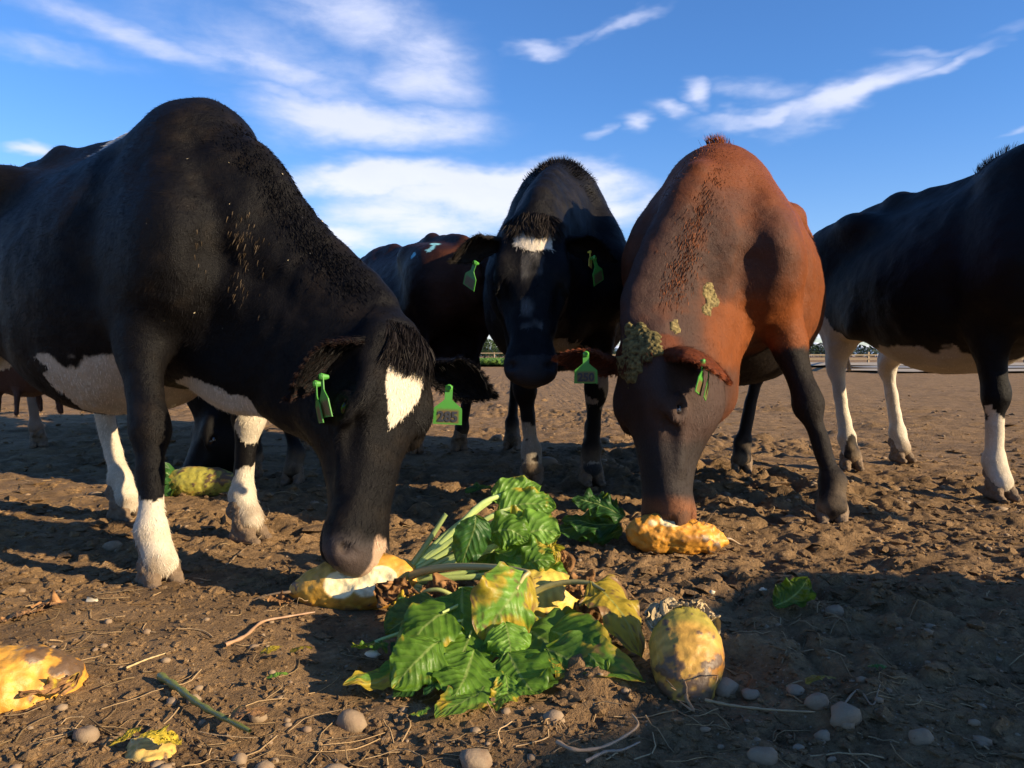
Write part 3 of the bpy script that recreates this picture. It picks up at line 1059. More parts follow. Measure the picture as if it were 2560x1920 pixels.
def ear_tag(cw, which, pos, normal, roll=0.0, text=None, sc_=1.0, mat=None, pair=None, tcol=None, stud=True):
    """tag hung on an ear; pos is the stud in world space"""
    eo = cw["ears"][which][0]
    n = N3(cw["lv"](normal)); up = np.array([0, 0, 1.0])
    xax = N3(np.cross(n, up)); zax = np.cross(xax, n)
    if roll:
        xr = xax * math.cos(roll) + zax * math.sin(roll); zax = -xax * math.sin(roll) + zax * math.cos(roll); xax = xr
    A3 = np.stack([xax, -n, zax])            # tag x, y, z -> local
    base_ = cw["lp"](pos) * cw["s"]
    TV, TF = tag_mesh(None, sc_, .012)
    V = TV @ A3 + base_
    me = mesh_np("ear tag", V, TF, mat or M_TAG, False, uv=np.stack([TV[:, 0] / sc_, TV[:, 2] / sc_], 1))
    o = link("ear_tag", me, eo)
    if text:
        cu = bpy.data.curves.new("tag number", "FONT"); cu.body = text; cu.size = .036 * sc_; cu.align_x = "CENTER"; cu.align_y = "CENTER"; cu.extrude = .0003
        cu.resolution_u = 3; cu.offset = .0012 * sc_
        to = bpy.data.objects.new("tmp", cu); ROOT.objects.link(to)
        bpy.context.view_layer.update()
        me2 = bpy.data.meshes.new_from_object(to.evaluated_get(bpy.context.evaluated_depsgraph_get()))
        bpy.data.objects.remove(to)
        co = np.array([v.co[:] for v in me2.vertices])
        z_ = co[:, 1] - .076 * sc_
        L3 = np.stack([-co[:, 0], .012 * (z_ / .1) ** 2 - .0016 * sc_ - co[:, 2] * 1.0 - .0006, z_], 1)
        W_ = L3 @ A3 + base_
        for v_, c_ in zip(me2.vertices, W_): v_.co = c_
        me2.materials.clear(); me2.materials.append(M_INK)
        link("tag_number", me2, eo)
    return o


def tag_mat():
    m, t = new_mat("green plastic tag")
    uv = t.n("ShaderNodeUVMap").outputs[0]
    sp = t.n("ShaderNodeSeparateXYZ"); t.t.links.new(uv, sp.inputs[0])
    nz = t.noise(uv, 60, 4, .6)
    ax = t.m("ABSOLUTE", sp.outputs[0])
    inx = t.m("SUBTRACT", 1.0, t.smooth(t.m("ADD", ax, t.m("MULTIPLY", nz, .010)), .030, .038))
    iny = t.m("MULTIPLY", t.m("SUBTRACT", 1.0, t.smooth(sp.outputs[1], -.062, -.050)), t.smooth(t.m("SUBTRACT", sp.outputs[1], t.m("MULTIPLY", nz, .004)), -.097, -.090))
    mk = t.m("MULTIPLY", t.m("MULTIPLY", inx, iny), t.ramp(nz, (.30, .65), (.50, 1.0)))
    col = t.mix(mk, (.075, .30, .04), (.15, .10, .042))
    bs = t.n("ShaderNodeBsdfPrincipled", {"Base Color": col, "Roughness": .45})
    tr = t.n("ShaderNodeBsdfTranslucent", {"Color": col})
    mx = t.n("ShaderNodeMixShader", {0: .15, 1: bs.outputs[0], 2: tr.outputs[0]})
    finish(t, mx.outputs[0])
    return m


M_TAG = tag_mat()
M_TAGY = plain("yellow plastic tag", (.55, .42, .03), .45)
M_INK = plain("tag ink", (.03, .032, .04), .6)
# ================================================================ ground
def gh(x, y):
    x = np.asarray(x, float); y = np.asarray(y, float)
    d = np.hypot(x, y)
    amp = np.clip(1.25 - d / 40, .15, 1)
    r = .018 * fbm(x * .9, y * .9, None, 2, 21)
    rough = np.clip(.55 + .9 * fbm(x * 1.1 + 3, y * 1.1, None, 2, 31), .18, 1.3)
    rough = rough + .15 * np.clip((d - 1.9) / .7, 0, 1)
    b = np.abs(fbm(x * 6.0, y * 6.0, None, 3, 41))
    r = r + (b - .35) * .030 * rough
    c = fbm(x * 17, y * 17, None, 2, 51)
    r = r + np.maximum(c, -.25) * .011 * rough
    near = d < 9
    f = np.zeros_like(r)
    if near.any():
        f[near] = fbm(x[near] * 48, y[near] * 48, None, 3, 61) * .0050 * rough[near] * np.clip(1.6 - d[near] / 6, 0, 1)
    return (r + f) * amp


def axis_steps(a, fine, grow, lim):
    out = [0.0]; st = fine
    while out[-1] < lim:
        if out[-1] > a: st *= grow
        out.append(out[-1] + st)
    return np.array(out)


xs = axis_steps(1.75, .0085, 1.035, 900)
xs = np.concatenate([-xs[::-1][:-1], xs])
y0 = 0.95
yf = axis_steps(1.5, .0075, 1.0085, 8.0)
yf = np.concatenate([yf, yf[-1] + axis_steps(0, (yf[-1] - yf[-2]) * 1.0, 1.06, 2500)[1:]])
yb = axis_steps(0, .02, 1.15, 400)
ys = np.concatenate([y0 - yb[::-1][:-1], y0 + yf])
GX, GY = np.meshgrid(xs, ys)
GZ = gh(GX.ravel(), GY.ravel())
GV = np.stack([GX.ravel(), GY.ravel(), GZ], 1)
nx_, ny_ = len(xs), len(ys)
i = np.arange(ny_ - 1)[:, None] * nx_; j = np.arange(nx_ - 1)[None]
GF = np.stack([i + j, i + j + 1, i + nx_ + j + 1, i + nx_ + j], -1).reshape(-1, 4)
print("ground", len(GF))


def soil_mat():
    m, t = new_mat("trampled soil")
    P = t.n("ShaderNodeNewGeometry").outputs["Position"]
    a = t.noise(P, 1.3, 6, 0.62)
    b = t.noise(P, 9, 7, 0.68, 0.3)
    c = t.noise(P, 70, 6, 0.7)
    e = t.noise(P, 260, 3, 0.6)
    f = t.m("ADD", t.m("MULTIPLY", b, .6), t.m("MULTIPLY", c, .4))
    col = t.mix(t.ramp(f, (.30, 0.0), (.62, 1.0)), (.058, .035, .018), (.33, .205, .100))
    col = t.mix(t.m("MULTIPLY", t.ramp(a, (.42, 0.0), (.62, 1.0)), .55), col, (.22, .135, .065))
    d2 = t.noise(P, 3.2, 9, .78)
    col = t.mix(t.m("MULTIPLY", t.ramp(d2, (.50, 0.0), (.60, 1.0)), .55), col, (.075, .045, .022))
    d3 = t.noise(P, 14, 6, .75)
    col = t.mix(t.m("MULTIPLY", t.ramp(d3, (.60, 0.0), (.68, 1.0)), .55), col, (.42, .28, .15))
    # pale grit and dark damp specks
    v1 = t.n("ShaderNodeTexVoronoi", {"Scale": 95.0, "Randomness": 1.0}); t.t.links.new(P, v1.inputs["Vector"])
    g1 = t.m("MULTIPLY", t.m("LESS_THAN", v1.outputs["Distance"], .20), t.m("GREATER_THAN", t.noise(P, 30, 2), .55))
    col = t.mix(t.m("MULTIPLY", g1, .6), col, (.34, .27, .19))
    col = t.mix(t.m("MULTIPLY", t.ramp(e, (.60, 0.0), (.70, 1.0)), .5), col, (.05, .032, .02))
    h = t.m("ADD", t.m("MULTIPLY", b, 1.0), t.m("ADD", t.m("MULTIPLY", c, .55), t.m("MULTIPLY", e, .22)))
    bp = t.n("ShaderNodeBump", {"Height": h, "Strength": 1.0, "Distance": 0.024})
    bs = t.n("ShaderNodeBsdfPrincipled", {"Base Color": col, "Roughness": 0.92, "Specular IOR Level": 0.15, "Normal": bp.outputs[0]})
    finish(t, bs.outputs[0])
    return m


M_SOIL = soil_mat()
g = link("ground", mesh_np("ground", GV, GF, M_SOIL))
g["kind"] = "structure"

# clods of soil (stuff): thousands of broken crumbs
icoV, icoF = ico(1)
icoV2, icoF2 = ico(2)


def lumps(n, rfun, xyfun, sub, seed, flat=.7, sink=.25, rough=.35):
    rs = np.random.default_rng(seed)
    bv, bf = (icoV, icoF) if sub == 1 else (icoV2, icoF2)
    x, y = xyfun(rs, n)
    r = rfun(rs, n)
    z = gh(x, y) + r * (flat - sink - .35)
    k = len(bv)
    off = rs.random((n, 3)) * 100
    q = bv[None] * 1.3 + off[:, None]
    dsp = 1 + rough * fbm(q[..., 0].ravel(), q[..., 1].ravel(), q[..., 2].ravel(), 2, seed).reshape(n, k)
    sc_ = np.stack([r * rs.uniform(.8, 1.4, n), r * rs.uniform(.8, 1.3, n), r * flat * rs.uniform(.7, 1.2, n)], 1)
    V = bv[None] * dsp[..., None] * sc_[:, None]
    a = rs.random(n) * 6.28
    ca, sa = np.cos(a)[:, None], np.sin(a)[:, None]
    V = np.stack([V[..., 0] * ca - V[..., 1] * sa, V[..., 0] * sa + V[..., 1] * ca, V[..., 2]], -1)
    V = V + np.stack([x, y, z], 1)[:, None]
    F = bf[None] + (np.arange(n) * k)[:, None, None]
    return V.reshape(-1, 3), F.reshape(-1, 3)


def xy_view(dmin, dmax, p=1.0, spread=.78):
    def f(rs, n):
        u = rs.random(n)
        y = 1 / (1 / dmin + u ** p * (1 / dmax - 1 / dmin))
        x = (rs.random(n) * 2 - 1) * (y * spread + .15)
        # keep to the rougher parts
        return x, y
    return f


parts = [lumps(12000, lambda r, n: .0016 + .0055 * r.random(n) ** 2, xy_view(1.0, 3.2), 1, 3, .75, .15, .7),
         lumps(1300, lambda r, n: .006 + .014 * r.random(n) ** 3, xy_view(1.0, 6.5), 1, 4, .6, .25, .8),
         lumps(6000, lambda r, n: .005 + .017 * r.random(n) ** 3, xy_view(1.9, 9), 1, 5, .6, .2, .9), lumps(900, lambda r, n: .015 + .025 * r.random(n) ** 2, xy_view(2.4, 14), 1, 6, .5, .25, .9)]
V, F = join(parts)
o = link("soil_clods", mesh_np("soil clods", V, F, M_SOIL, False))
o["kind"] = "stuff"; o["label"] = "crumbled brown soil clods covering the trampled paddock"

# gravel (stuff) and single stones
def stone_mat():
    m, t = new_mat("dusty river stone")
    P = t.n("ShaderNodeNewGeometry").outputs["Position"]
    oi = t.n("ShaderNodeObjectInfo").outputs["Random"]
    a = t.noise(P, 30, 5, .6); b = t.noise(P, 6, 3, .6)
    col = t.mix(b, (.17, .115, .066), (.30, .215, .135))
    col = t.mix(t.m("MULTIPLY", oi, .5), col, (.26, .20, .14))
    col = t.mix(t.ramp(a, (.48, 0.0), (.62, .75)), col, (.20, .13, .08))
    bp = t.n("ShaderNodeBump", {"Height": t.noise(P, 140, 4, .6), "Strength": .5, "Distance": .003})
    bs = t.n("ShaderNodeBsdfPrincipled", {"Base Color": col, "Roughness": .8, "Specular IOR Level": .25, "Normal": bp.outputs[0]})
    finish(t, bs.outputs[0])
    return m


M_STONE = stone_mat()
parts = [lumps(420, lambda r, n: .004 + .008 * r.random(n) ** 2, xy_view(1.0, 4.5), 1, 13, .7, .2, .15),
         lumps(200, lambda r, n: .010 + .018 * r.random(n) ** 2, xy_view(3.0, 16), 1, 14, .65, .2, .15)]
V, F = join(parts)
o = link("gravel", mesh_np("gravel", V, F, M_STONE)); o["kind"] = "stuff"; o["label"] = "small rounded pebbles strewn over the soil"

STONES = [(350, 712, 30, "smooth oval grey stone below the yellow leaf tip left of the leaf heap"), (553, 712, 20, "round stone right below the front leaves of the heap"),
          (475, 750, 34, "tan stone at the bottom edge, in front of the leaf heap"), (333, 764, 30, "pale flat stone cut by the bottom edge, left of centre"),
          (84, 738, 26, "round tan stone in the sunlit soil at lower left"), (727, 684, 26, "smooth grey pebble right beside the upright yellow beet"),
          (850, 716, 38, "large pale mud streaked stone in the shade at lower right"), (925, 736, 26, "pitted whitish stone farthest right in the foreground shade"),
          (766, 748, 32, "dark round muddy stone near the bottom edge, right of centre"), (798, 694, 18, "small pale stone behind the long root in the shade"),
          (752, 691, 18, "half buried stone with a pale rim right of the upright beet"), (820, 706, 24, "yellowish flat stone touching the large pale stone"),
          (110, 548, 20, "flat sunlit clod like stone beside the hind hoof of the left cow"), (792, 524, 14, "small stone near the splayed hoof of the red cow"),
          (838, 519, 14, "tan stone right of the splayed front hoof of the red cow"), (605, 443, 11, "little stone on sunlit soil left of the red cow's head"),
          (497, 437, 12, "grey stone on sunlit soil under the middle cow's head"), (548, 462, 22, "flat grey stone in shadow between the middle cow's front hooves"),
          (955, 569, 12, "small stone on lit soil at right"), (836, 612, 20, "brown stone right of the loose wilted leaf"), (170, 700, 14, "small light pebble near the withered stalk"),
          (256, 712, 20, "pale stone at the thick end of the withered stalk"), (192, 697, 14, "pebble left of the withered stalk"), (680, 760, 14, "little pebble at the bottom edge, below the upright beet"),
          (905, 448, 12, "stone on sunlit soil between the hind and front legs of the right cow"), (985, 742, 12, "small pebble in the lower right corner"), (824, 728, 16, "flat pale pebble below the large pale stone"),
          (800, 735, 14, "tiny oval stone in front of the large pale stone"), (238, 753, 16, "cluster stone at the bottom left, right of the peeled beet"), (262, 758, 20, "brown stone at the bottom beside the curled brown leaf")]
rs0 = np.random.default_rng(99)
for (px, py, w, lab) in STONES:
    p = gat(px, py + w * .22)
    rr = w * .5 * p[1] / FPX
    sd = int(px * 7 + py)
    q = icoV2 * 1.3 + sd
    dv = 1 + .26 * fbm(q[:, 0], q[:, 1], q[:, 2], 2, sd)
    V = icoV2 * dv[:, None] * np.array([rr, rr * rs0.uniform(.7, 1.0), rr * rs0.uniform(.62, .82)])
    o = link("stone", mesh_np("stone", V, icoF2, M_STONE), None, (p[0], p[1] + rr * .5, float(gh([p[0]], [p[1] + rr * .5])[0]) + rr * .22))
    o.rotation_euler = (rs0.normal(0, .1), rs0.normal(0, .1), rs0.normal(0, .3))
    tag(o, lab, "stone", "stones on the soil")
# ================================================================ the herd
BLK = np.array([.0036, .0031, .0034])
WHT = np.array([.50, .43, .33])


def lerp(c, t, m):
    m = np.clip(m, 0, 1)[:, None]
    return c * (1 - m) + np.asarray(t, float) * m


def st_(x, a, b):
    t = np.clip((x - a) / (b - a), 0, 1)
    return t * t * (3 - 2 * t)


def paint_left(col, k):
    P, n = k["P"], k["n"]
    x, y, z = P.T
    col = lerp(col, (.011, .008, .006), st_(n, .0, 1.2) * .8)
    belly = st_(.60 + n * .03 - z, 0, .012) * ((x > .08 + n * .05) & (x < .40) & (z > .38))
    col = lerp(col, WHT * .9, belly)
    br = ((x - .62) / .17) ** 2 + ((z - .475 + (x - .6) * .15) / .060) ** 2 + n * .3
    col = lerp(col, WHT, (br < 1) & (x > .3) & (z > .40) & (np.abs(y) < .16) & ~k['hf'])
    lg = k["legs"]
    for q in ("HL", "HR"):
        d = np.hypot(x - lg[q][0], y - lg[q][1])
        col = lerp(col, WHT, (z < .66 + n * .03) & (x < -.1) & (d < .36) & (np.sign(y) == (1 if q == 'HL' else -1)) & (np.abs(y) > .06))
    col = lerp(col, (.075, .045, .038), (np.abs(x + .66) < .20) & (z < .56 + n * .02) & (np.abs(y) < .135))
    hf = k['hf']
    fr = (x > .05) & (z < .45) & ~hf
    col = lerp(col, WHT, fr & (z < .235 + n * .035 - (y < 0) * .0) & (np.abs(np.sin(y * 40)) >= 0))
    kn = ((z - .37) / .05) ** 2 + ((x - lg["FL"][0] - .02) / .05) ** 2 + n * .4
    col = lerp(col, WHT * .9, (kn < 1) & (y > 0) & (x > .05) & ~hf)
    a, b, c = k["a"], k["b"], k["c"]
    w = np.interp(a, [.02, .06, .11, .155, .205], [.050, .056, .052, .034, .0])
    star = k["hf"] & (a > .0) & (a < .205) & (np.abs(b + .004 + (a - .1) * .12) < w + n * .005) & (c > .005)
    col = lerp(col, WHT * 1.05, star)
    col = lerp(col, (.040, .033, .032), k["hf"] * st_(a + n * .01, .44, .47) * (c > -.05))
    col = lerp(col, (.055, .040, .035), k["hf"] * st_(a + n * .01, .46, .49) * (c > -.05) * st_(-b, -.04, .02))
    col = lerp(col, (.36, .24, .16), k["hf"] * st_(a + n * .012, .440, .455) * st_(b + n * .01, .004, .012) * st_(.052 + n * .01 - b, 0, .01) * (c > -.02))
    back = ((x - .12) / .10) ** 2 + ((y + .05) / .09) ** 2 + n * .5
    col = lerp(col, (.35, .33, .30), (back < 1) & (z > 1.15))
    return col


cwL = make_cow("dairy_cow", "large black cow at left, head down over a beet, white star on forehead", origin=(-1.33, 2.72), head=(.81, -.57), s=1.0, deep=.075, bd=.14, neckmid=(-.08, 0, -.10), nH=(.28, .235, .195, .15), hw=1.13,
               poll=at(388, 352, 2.10), muz=at(360, 541, 1.92), face=(.80, -.62, .12), legs=dict(FL=(-.84, 2.56), FR=(-.90, 2.04), HL=(-1.40, 2.90)), base=BLK,
               res=.0065, hairs=130000, hair_len=.014, seed=1, nose=None, paint=paint_left, ud=(-.66, .57),
               ears=dict(L=dict(dir=(.93, .12, -.12), open=(.1, -.8, -.6), w=.072, col=(.006, .005, .005), droop=.05), R=dict(dir=(-.78, -.30, -.22), open=(.1, -.80, -.60), w=.062, droop=.085, len=.19, col=(.006, .005, .005), inner=(.006, .005, .005), tip=(.03, .013, .009))))


def paint_mid(col, k):
    P, n = k["P"], k["n"]
    x, y, z = P.T
    a, b, c = k["a"], k["b"], k["c"]
    col = lerp(col, (.011, .009, .008), st_(n, -.2, 1.0) * .8)
    star = k["hf"] & (a > .015) & (a < .095 + n * .012 - np.abs(b) * .3) & (np.abs(b) < .062) & (c > .01)
    col = lerp(col, WHT * 1.1, star)
    col = lerp(col, (.085, .08, .075), st_(n, -.4, .6) * (k["hf"] & (a > .10) & (a < .36) & (np.abs(b) < .035) & (c > 0)) * .8)
    fr = (x > .1) & (z < .62) & (z > .1) & ~k['hf']
    col = lerp(col, WHT * .55, fr & (np.sin(z * 14 + y * 9 + n * 1.5) > .35) & (x > k["legs"]["FL"][0] - .1))
    col = lerp(col, (.03, .03, .03), (z < .1))
    return col


cwM = make_cow("dairy_cow", "black cow in the middle facing the camera, head raised, white mark under its forelock", origin=(.235, 4.28), head=(-.03, -1), s=1.085,
               poll=at(533, 243, 3.06), muz=at(531, 368, 2.79), face=(-.02, -.85, .45), legs=dict(FL=(.37, 3.70), FR=(.09, 3.70), HL=(.50, 4.98), HR=(.0, 5.1)), base=BLK,
               res=.0085, hairs=60000, hair_len=.018, seed=2, paint=paint_mid, hw=1.12, L=.545, udder=False, nH=(.30, .24, .19, .15), tail_end=(.25, 5.35, .7), withers=.015,
               ears=dict(R=dict(dir=(-.95, -.05, -.02), open=(.1, -.7, -.7), droop=.06, len=.19, w=.060, col=(.02, .017, .015)), L=dict(dir=(.92, .05, .0), open=(0, -.7, -.7), droop=.06, len=.19, w=.060)))

RED = np.array([.128, .037, .0115])


def paint_red(col, k):
    P, n = k["P"], k["n"]
    x, y, z = P.T
    a, b, c = k["a"], k["b"], k["c"]
    dk = np.array([.030, .018, .014])
    neck = st_(x + n * .05, .55, .86) * st_(1.22 + n * .06 - z, 0, .25)
    col = lerp(col, (.054, .029, .022), neck)
    col = lerp(col, (.105, .034, .014), st_(n, 0, 1) * .5)
    br = st_(.80 + n * .04 - z, 0, .08) * st_(z, .50, .56) * st_(x, .45, .55) * st_(y, -.02, .06) * st_(.98 - x + n * .03, 0, .12)
    col = lerp(col, (.165, .047, .013), br * .9)
    col = lerp(col, (.010, .008, .008), st_(.68 + n * .06 - z, 0, .10) * ((x < .40) | ((z < .56) & (np.abs(y) > .12))))
    col = lerp(col, (.012, .009, .008), st_(.62 + n * .03 - z, 0, .05) * ((x < .45) | (np.abs(y) > .12)))
    hf = k["hf"]
    face = np.maximum(k['hw'], hf * st_(a, .02, .10) * st_(c, -.235, -.17) * .9)
    col = lerp(col, (.032, .018, .014), face)
    col = lerp(col, (.055, .034, .028), face * st_(b + n * .02, .02, .07))
    col = lerp(col, (.024, .021, .020), face * st_(a + n * .02, .22, .30) * .8)
    col = lerp(col, (.085, .026, .012), hf * st_(.05 - a, 0, .05) * st_(c, -.06, .0))
    col = lerp(col, (.16, .065, .03), face * st_(a + n * .012, .40, .45))
    return col


cwR = make_cow("dairy_cow", "red brown cow with dung caked on its poll, head down eating a beet", origin=(.965, 3.52), head=(-.38, -.925), s=1.055,
               poll=at(651, 356, 2.62), muz=at(664, 520, 2.50), face=(-.88, -.46, .10), legs=dict(FL=(1.11, 2.77), FR=(.58, 3.12), HL=(1.17, 4.08), HR=(.90, 4.25)), base=RED,
               res=.0072, hairs=110000, hair_len=.012, seed=3, paint=paint_red, hw=1.14, L=.545, nose=(.13, .06, .032), udder=False, neckmid=(-.02, 0, -.03), tail_end=(1.5, 4.6, .7), nH=(.31, .26, .21, .155), withers=-.05, bd=.24, deep=.03,
               ears=dict(R=dict(dir=(-.96, -.06, .14), open=(-.05, -.55, -.85), len=.23, w=.07, col=(.10, .03, .015), tip=(.26, .075, .03), droop=.01, inner=(.05, .02, .012)),
                         L=dict(dir=(.70, -.62, .0), open=(.15, -.38, -.92), len=.20, w=.086, col=(.09, .025, .011), tip=(.24, .06, .02), droop=.085, inner=(.05, .02, .012))))


def paint_brown(col, k):
    P, n = k["P"], k["n"]
    x, y, z = P.T
    col = lerp(col, (.060, .020, .010), st_(-x - .80 + n * .03, 0, .1) * (z > .6))  # rear of the thigh painted warmer, as if lit by the low sun
    col = lerp(col, (.010, .007, .006), st_(.6 - z, 0, .08))
    m = ((x + .70) / .10) ** 2 + ((y - .17) / .10) ** 2 + ((z - 1.13) / .10) ** 2
    col = lerp(col, (.22, .50, .55), (m < 1 + n * .6) & (np.sin((x - z * .4) * 190 + n * 3) > -.35 - (n > .2)))
    return col


cwB = make_cow("dairy_cow", "dark brown cow in the background with a blue paint mark on its hip", origin=(-.70, 5.60), head=(-.5, .87), s=1.035, base=(.024, .0085, .005),
               legs=dict(HR=(-.33, 5.0), HL=(-.60, 4.88), FL=(-1.25, 5.95), FR=(-.95, 6.1)), res=.011, hairs=16000, seed=4, paint=paint_brown, tail_end=(-.28, 4.98, .75))


def paint_right(col, k):
    P, n = k["P"], k["n"]
    x, y, z = P.T
    lg = k["legs"]
    bel = st_(.60 + n * .03 - z, 0, .015) * ((x > -.40) & (x < .30) & (np.abs(y) < .42) & (z > .42))
    col = lerp(col, WHT * .75, bel)
    for q in ("HL", "HR"):
        d = np.hypot(x - lg[q][0], y - lg[q][1])
        col = lerp(col, WHT, (z < .80 + n * .03 - (x + .62) * .5) & (x < -.36) & (d < .42))
    col = lerp(col, WHT, (x > .1) & (z < .325 + n * .04) & (x < .9))
    col = lerp(col, WHT * .7, (x < -.85) & (z < .75))
    return col


cwF = make_cow("dairy_cow", "black cow with white legs and belly at the right edge, head out of frame", origin=(2.09, 3.86), head=(.17, -.985), s=1.075, base=BLK,
               legs=dict(FR=(2.03, 3.32), FL=(2.45, 3.40), HR=(1.78, 4.20), HL=(2.20, 4.52)), res=.0095, hairs=26000, seed=5, paint=paint_right, udder=False,
               poll=(2.75, 2.55, 1.05), muz=(2.95, 2.25, .75), face=(.2, -.5, .8), tail_end=(1.98, 4.72, .52), withers=.02)


def paint_h(col, k):
    return col


cwH = make_cow("dairy_cow", "black cow in shadow, head lowered, seen between the front legs of the left cow", origin=(-1.30, 4.42), head=(-.2, -.98), s=.96, base=BLK,
               poll=at(228, 405, 3.62), muz=at(192, 474, 3.50), face=(-.8, -.5, .6), legs=dict(FL=(-1.02, 3.72), FR=(-1.28, 3.92)), res=.011, hairs=9000, seed=6, udder=False)


def paint_g(col, k):
    P, n = k["P"], k["n"]
    x, y, z = P.T
    lg = k['legs']['HL']
    return lerp(col, (.20, .13, .085), (z < .62 + n * .05) & (np.hypot(x - lg[0], y - lg[1]) < .16))


cwG = make_cow("dairy_cow", "black cow far behind the left cow, showing only a pale hind leg below its belly", origin=(-3.0, 5.95), head=(-.1, 1), s=1.0, base=BLK,
               legs=dict(HL=(-3.07, 5.2), HR=(-2.74, 5.5)), res=.013, hairs=4000, seed=7, paint=paint_g)
cwC = make_cow("dairy_cow", "black cow standing out of frame to the right, casting the broad foreground shadow", origin=(3.75, -.09), head=(-.37, -.93), s=1.04, base=BLK, res=.013, hairs=3000, seed=8)

# ---- hair tufts, tags, dirt
M_DRYCRUST = None


def crust_mat():
    m, t = new_mat("dried dung")
    at_ = t.n("ShaderNodeVertexColor", layer_name="coat")
    P = t.n("ShaderNodeNewGeometry").outputs["Position"]
    nz = t.noise(P, 120, 5, .7)
    col = t.vm("SCALE", at_.outputs["Color"]); t.t.links.new(t.m("ADD", t.m("MULTIPLY", nz, 1.4), .3), col.node.inputs["Scale"])
    bp = t.n("ShaderNodeBump", {"Height": nz, "Strength": 1.0, "Distance": .008})
    bs = t.n("ShaderNodeBsdfPrincipled", {"Base Color": col, "Roughness": .85, "Specular IOR Level": .2, "Normal": bp.outputs[0]})
    finish(t, bs.outputs[0])
    return m


M_DRYCRUST = crust_mat()
forelock(cwL, (.014, .011, .010), 4600, .062, .052, t0=-.055, t1=.035)
forelock(cwM, (.022, .017, .014), 3600, .055, .060, t0=-.055, t1=.012, down=.6)
forelock(cwR, (.09, .028, .012), 1500, .03, .06)
# crest and withers hair
ridge_hair(cwL, 0, 1, (.006, .005, .0048), 3200, .018, .92, "mane", [cwL["B"](.12) + [.04, 0, .28], cwL["B"](.3) + [0.10, 0, .26], cwL["B"](.55) + [.12, 0, .18], cwL["B"](.85) + [.08, 0, .14]], .026)
ridge_hair(cwR, 0, 1, (.15, .047, .016), 2000, .017, .93, "mane", [(.42, 0, 1.26), (.52, 0, 1.28), cwR["B"](.25) + [0.10, 0, .26], cwR["B"](.55) + [.12, 0, .18], cwR["B"](.85) + [.08, 0, .14]], .020)
ridge_hair(cwR, 0, 1, (.22, .07, .025), 420, .040, -.3, "withers_tuft", [(.40, .01, 1.28), (.46, .0, 1.28), (.50, -.01, 1.28)], .008)
ridge_hair(cwM, 0, 1, (.030, .024, .020), 2600, .024, -.1, "withers_tuft", [(.30, 0, 1.30), (.46, 0, 1.34), (.60, 0, 1.26)], .050)
ridge_hair(cwF, 0, 1, (.03, .025, .02), 500, .032, -.3, "back_tuft", [(.22, 0, 1.30), (.30, 0, 1.30), (.38, 0, 1.31)], .012)["kind"] = "stuff"
# dried dung on the red cow
Hr = cwR["H"]
pk, _ = surf(cwR, [Hr(-.01, .02, .06), Hr(.02, -.02, .06), Hr(-.005, .055, .055), Hr(.045, .015, .07), Hr(-.05, .03, .08)])
crust(cwR, [(pk[0], .065), (pk[1], .045), (pk[2], .055), (pk[3], .05), (pk[4], .05)], (.15, .12, .045), .006)
nk, _ = surf(cwR, [wl(cwR, at(677, 277, 2.80)), wl(cwR, at(684, 292, 2.78)), wl(cwR, at(691, 306, 2.76)), wl(cwR, at(694, 317, 2.72)), wl(cwR, at(664, 334, 2.62))])
crust(cwR, [(nk[0], .032), (nk[1], .034), (nk[2], .034), (nk[3], .026)], (.20, .155, .065), .006, seed=9)
crust(cwR, [(nk[4], .028)], (.20, .155, .065), .005, seed=9)
# matted hair and stuck debris on the left cow's shoulder
rsm = np.random.default_rng(31)
sp_ = []
for _k in range(150):
    px_, py_ = (rsm.normal(226, 14), rsm.normal(262, 22)) if _k % 2 else (rsm.normal(240, 12), rsm.normal(232, 16))
    sp_.append(wl(cwL, at(px_, py_, 2.12)))
P_, N_ = surf(cwL, sp_)
v_, f_, c_ = tufts(P_, N_ * .5 + np.array([-.3, 0, -.8]), np.tile([-.2, 0, -1.0], (len(P_), 1)), .020, .0024, np.array([.055, .038, .022]), rsm, 3, .2)
mo = link("matted_hair", mesh_np("matted hair", v_, f_, M_HAIR, True, c_), cwL["root"])
mo["kind"] = "stuff"
P_, N_ = surf(cwL, [wl(cwL, at(rsm.uniform(120, 390), rsm.uniform(110, 350), 2.15)) for _k in range(20)])
Vf = []; 
for p_, n_ in zip(P_, N_):
    a_ = rsm.normal(0, 1, 3); a_ /= np.linalg.norm(a_)
    b_ = np.cross(n_, a_)
    r_ = rsm.uniform(.0012, .004)
    Vf += [p_ + n_ * .004 + b_ * r_, p_ + n_ * .005 + np.cross(b_, n_) * r_ * .6, p_ + n_ * .004 - b_ * r_]
Vf = np.array(Vf)
fo = link("stuck_flecks", mesh_np("flecks", Vf, np.arange(len(Vf)).reshape(-1, 3), plain("dried fleck", (.55, .45, .28), .8), False), cwL["root"]); fo["kind"] = "stuff"

# ear tags
ear_tag(cwL, "L", at(449, 388, 2.10), (.05, -1, .1), .05, "285")
ear_tag(cwL, "R", at(322, 377, 1.90), (-.88, -.48, 0), -.10)
ear_tag(cwL, "R", at(316, 384, 1.95), (-.93, -.36, 0), -.10)
ear_tag(cwM, "R", at(475, 263, 2.93), (-.75, -.65, .1), .45)
ear_tag(cwM, "L", at(594, 258, 2.95), (.78, -.62, .1), -.40)
ear_tag(cwM, "L", at(590, 252, 2.99), (.9, -.3, .1), .1, mat=M_TAGY, sc_=.6)
ear_tag(cwR, "R", at(586, 354, 2.60), (-.05, -1, .05), .0, "250")
ear_tag(cwR, "L", at(703, 362, 2.38), (.90, -.42, .0), .22)
ear_tag(cwR, "L", at(709, 368, 2.42), (.95, -.30, .0), .20)
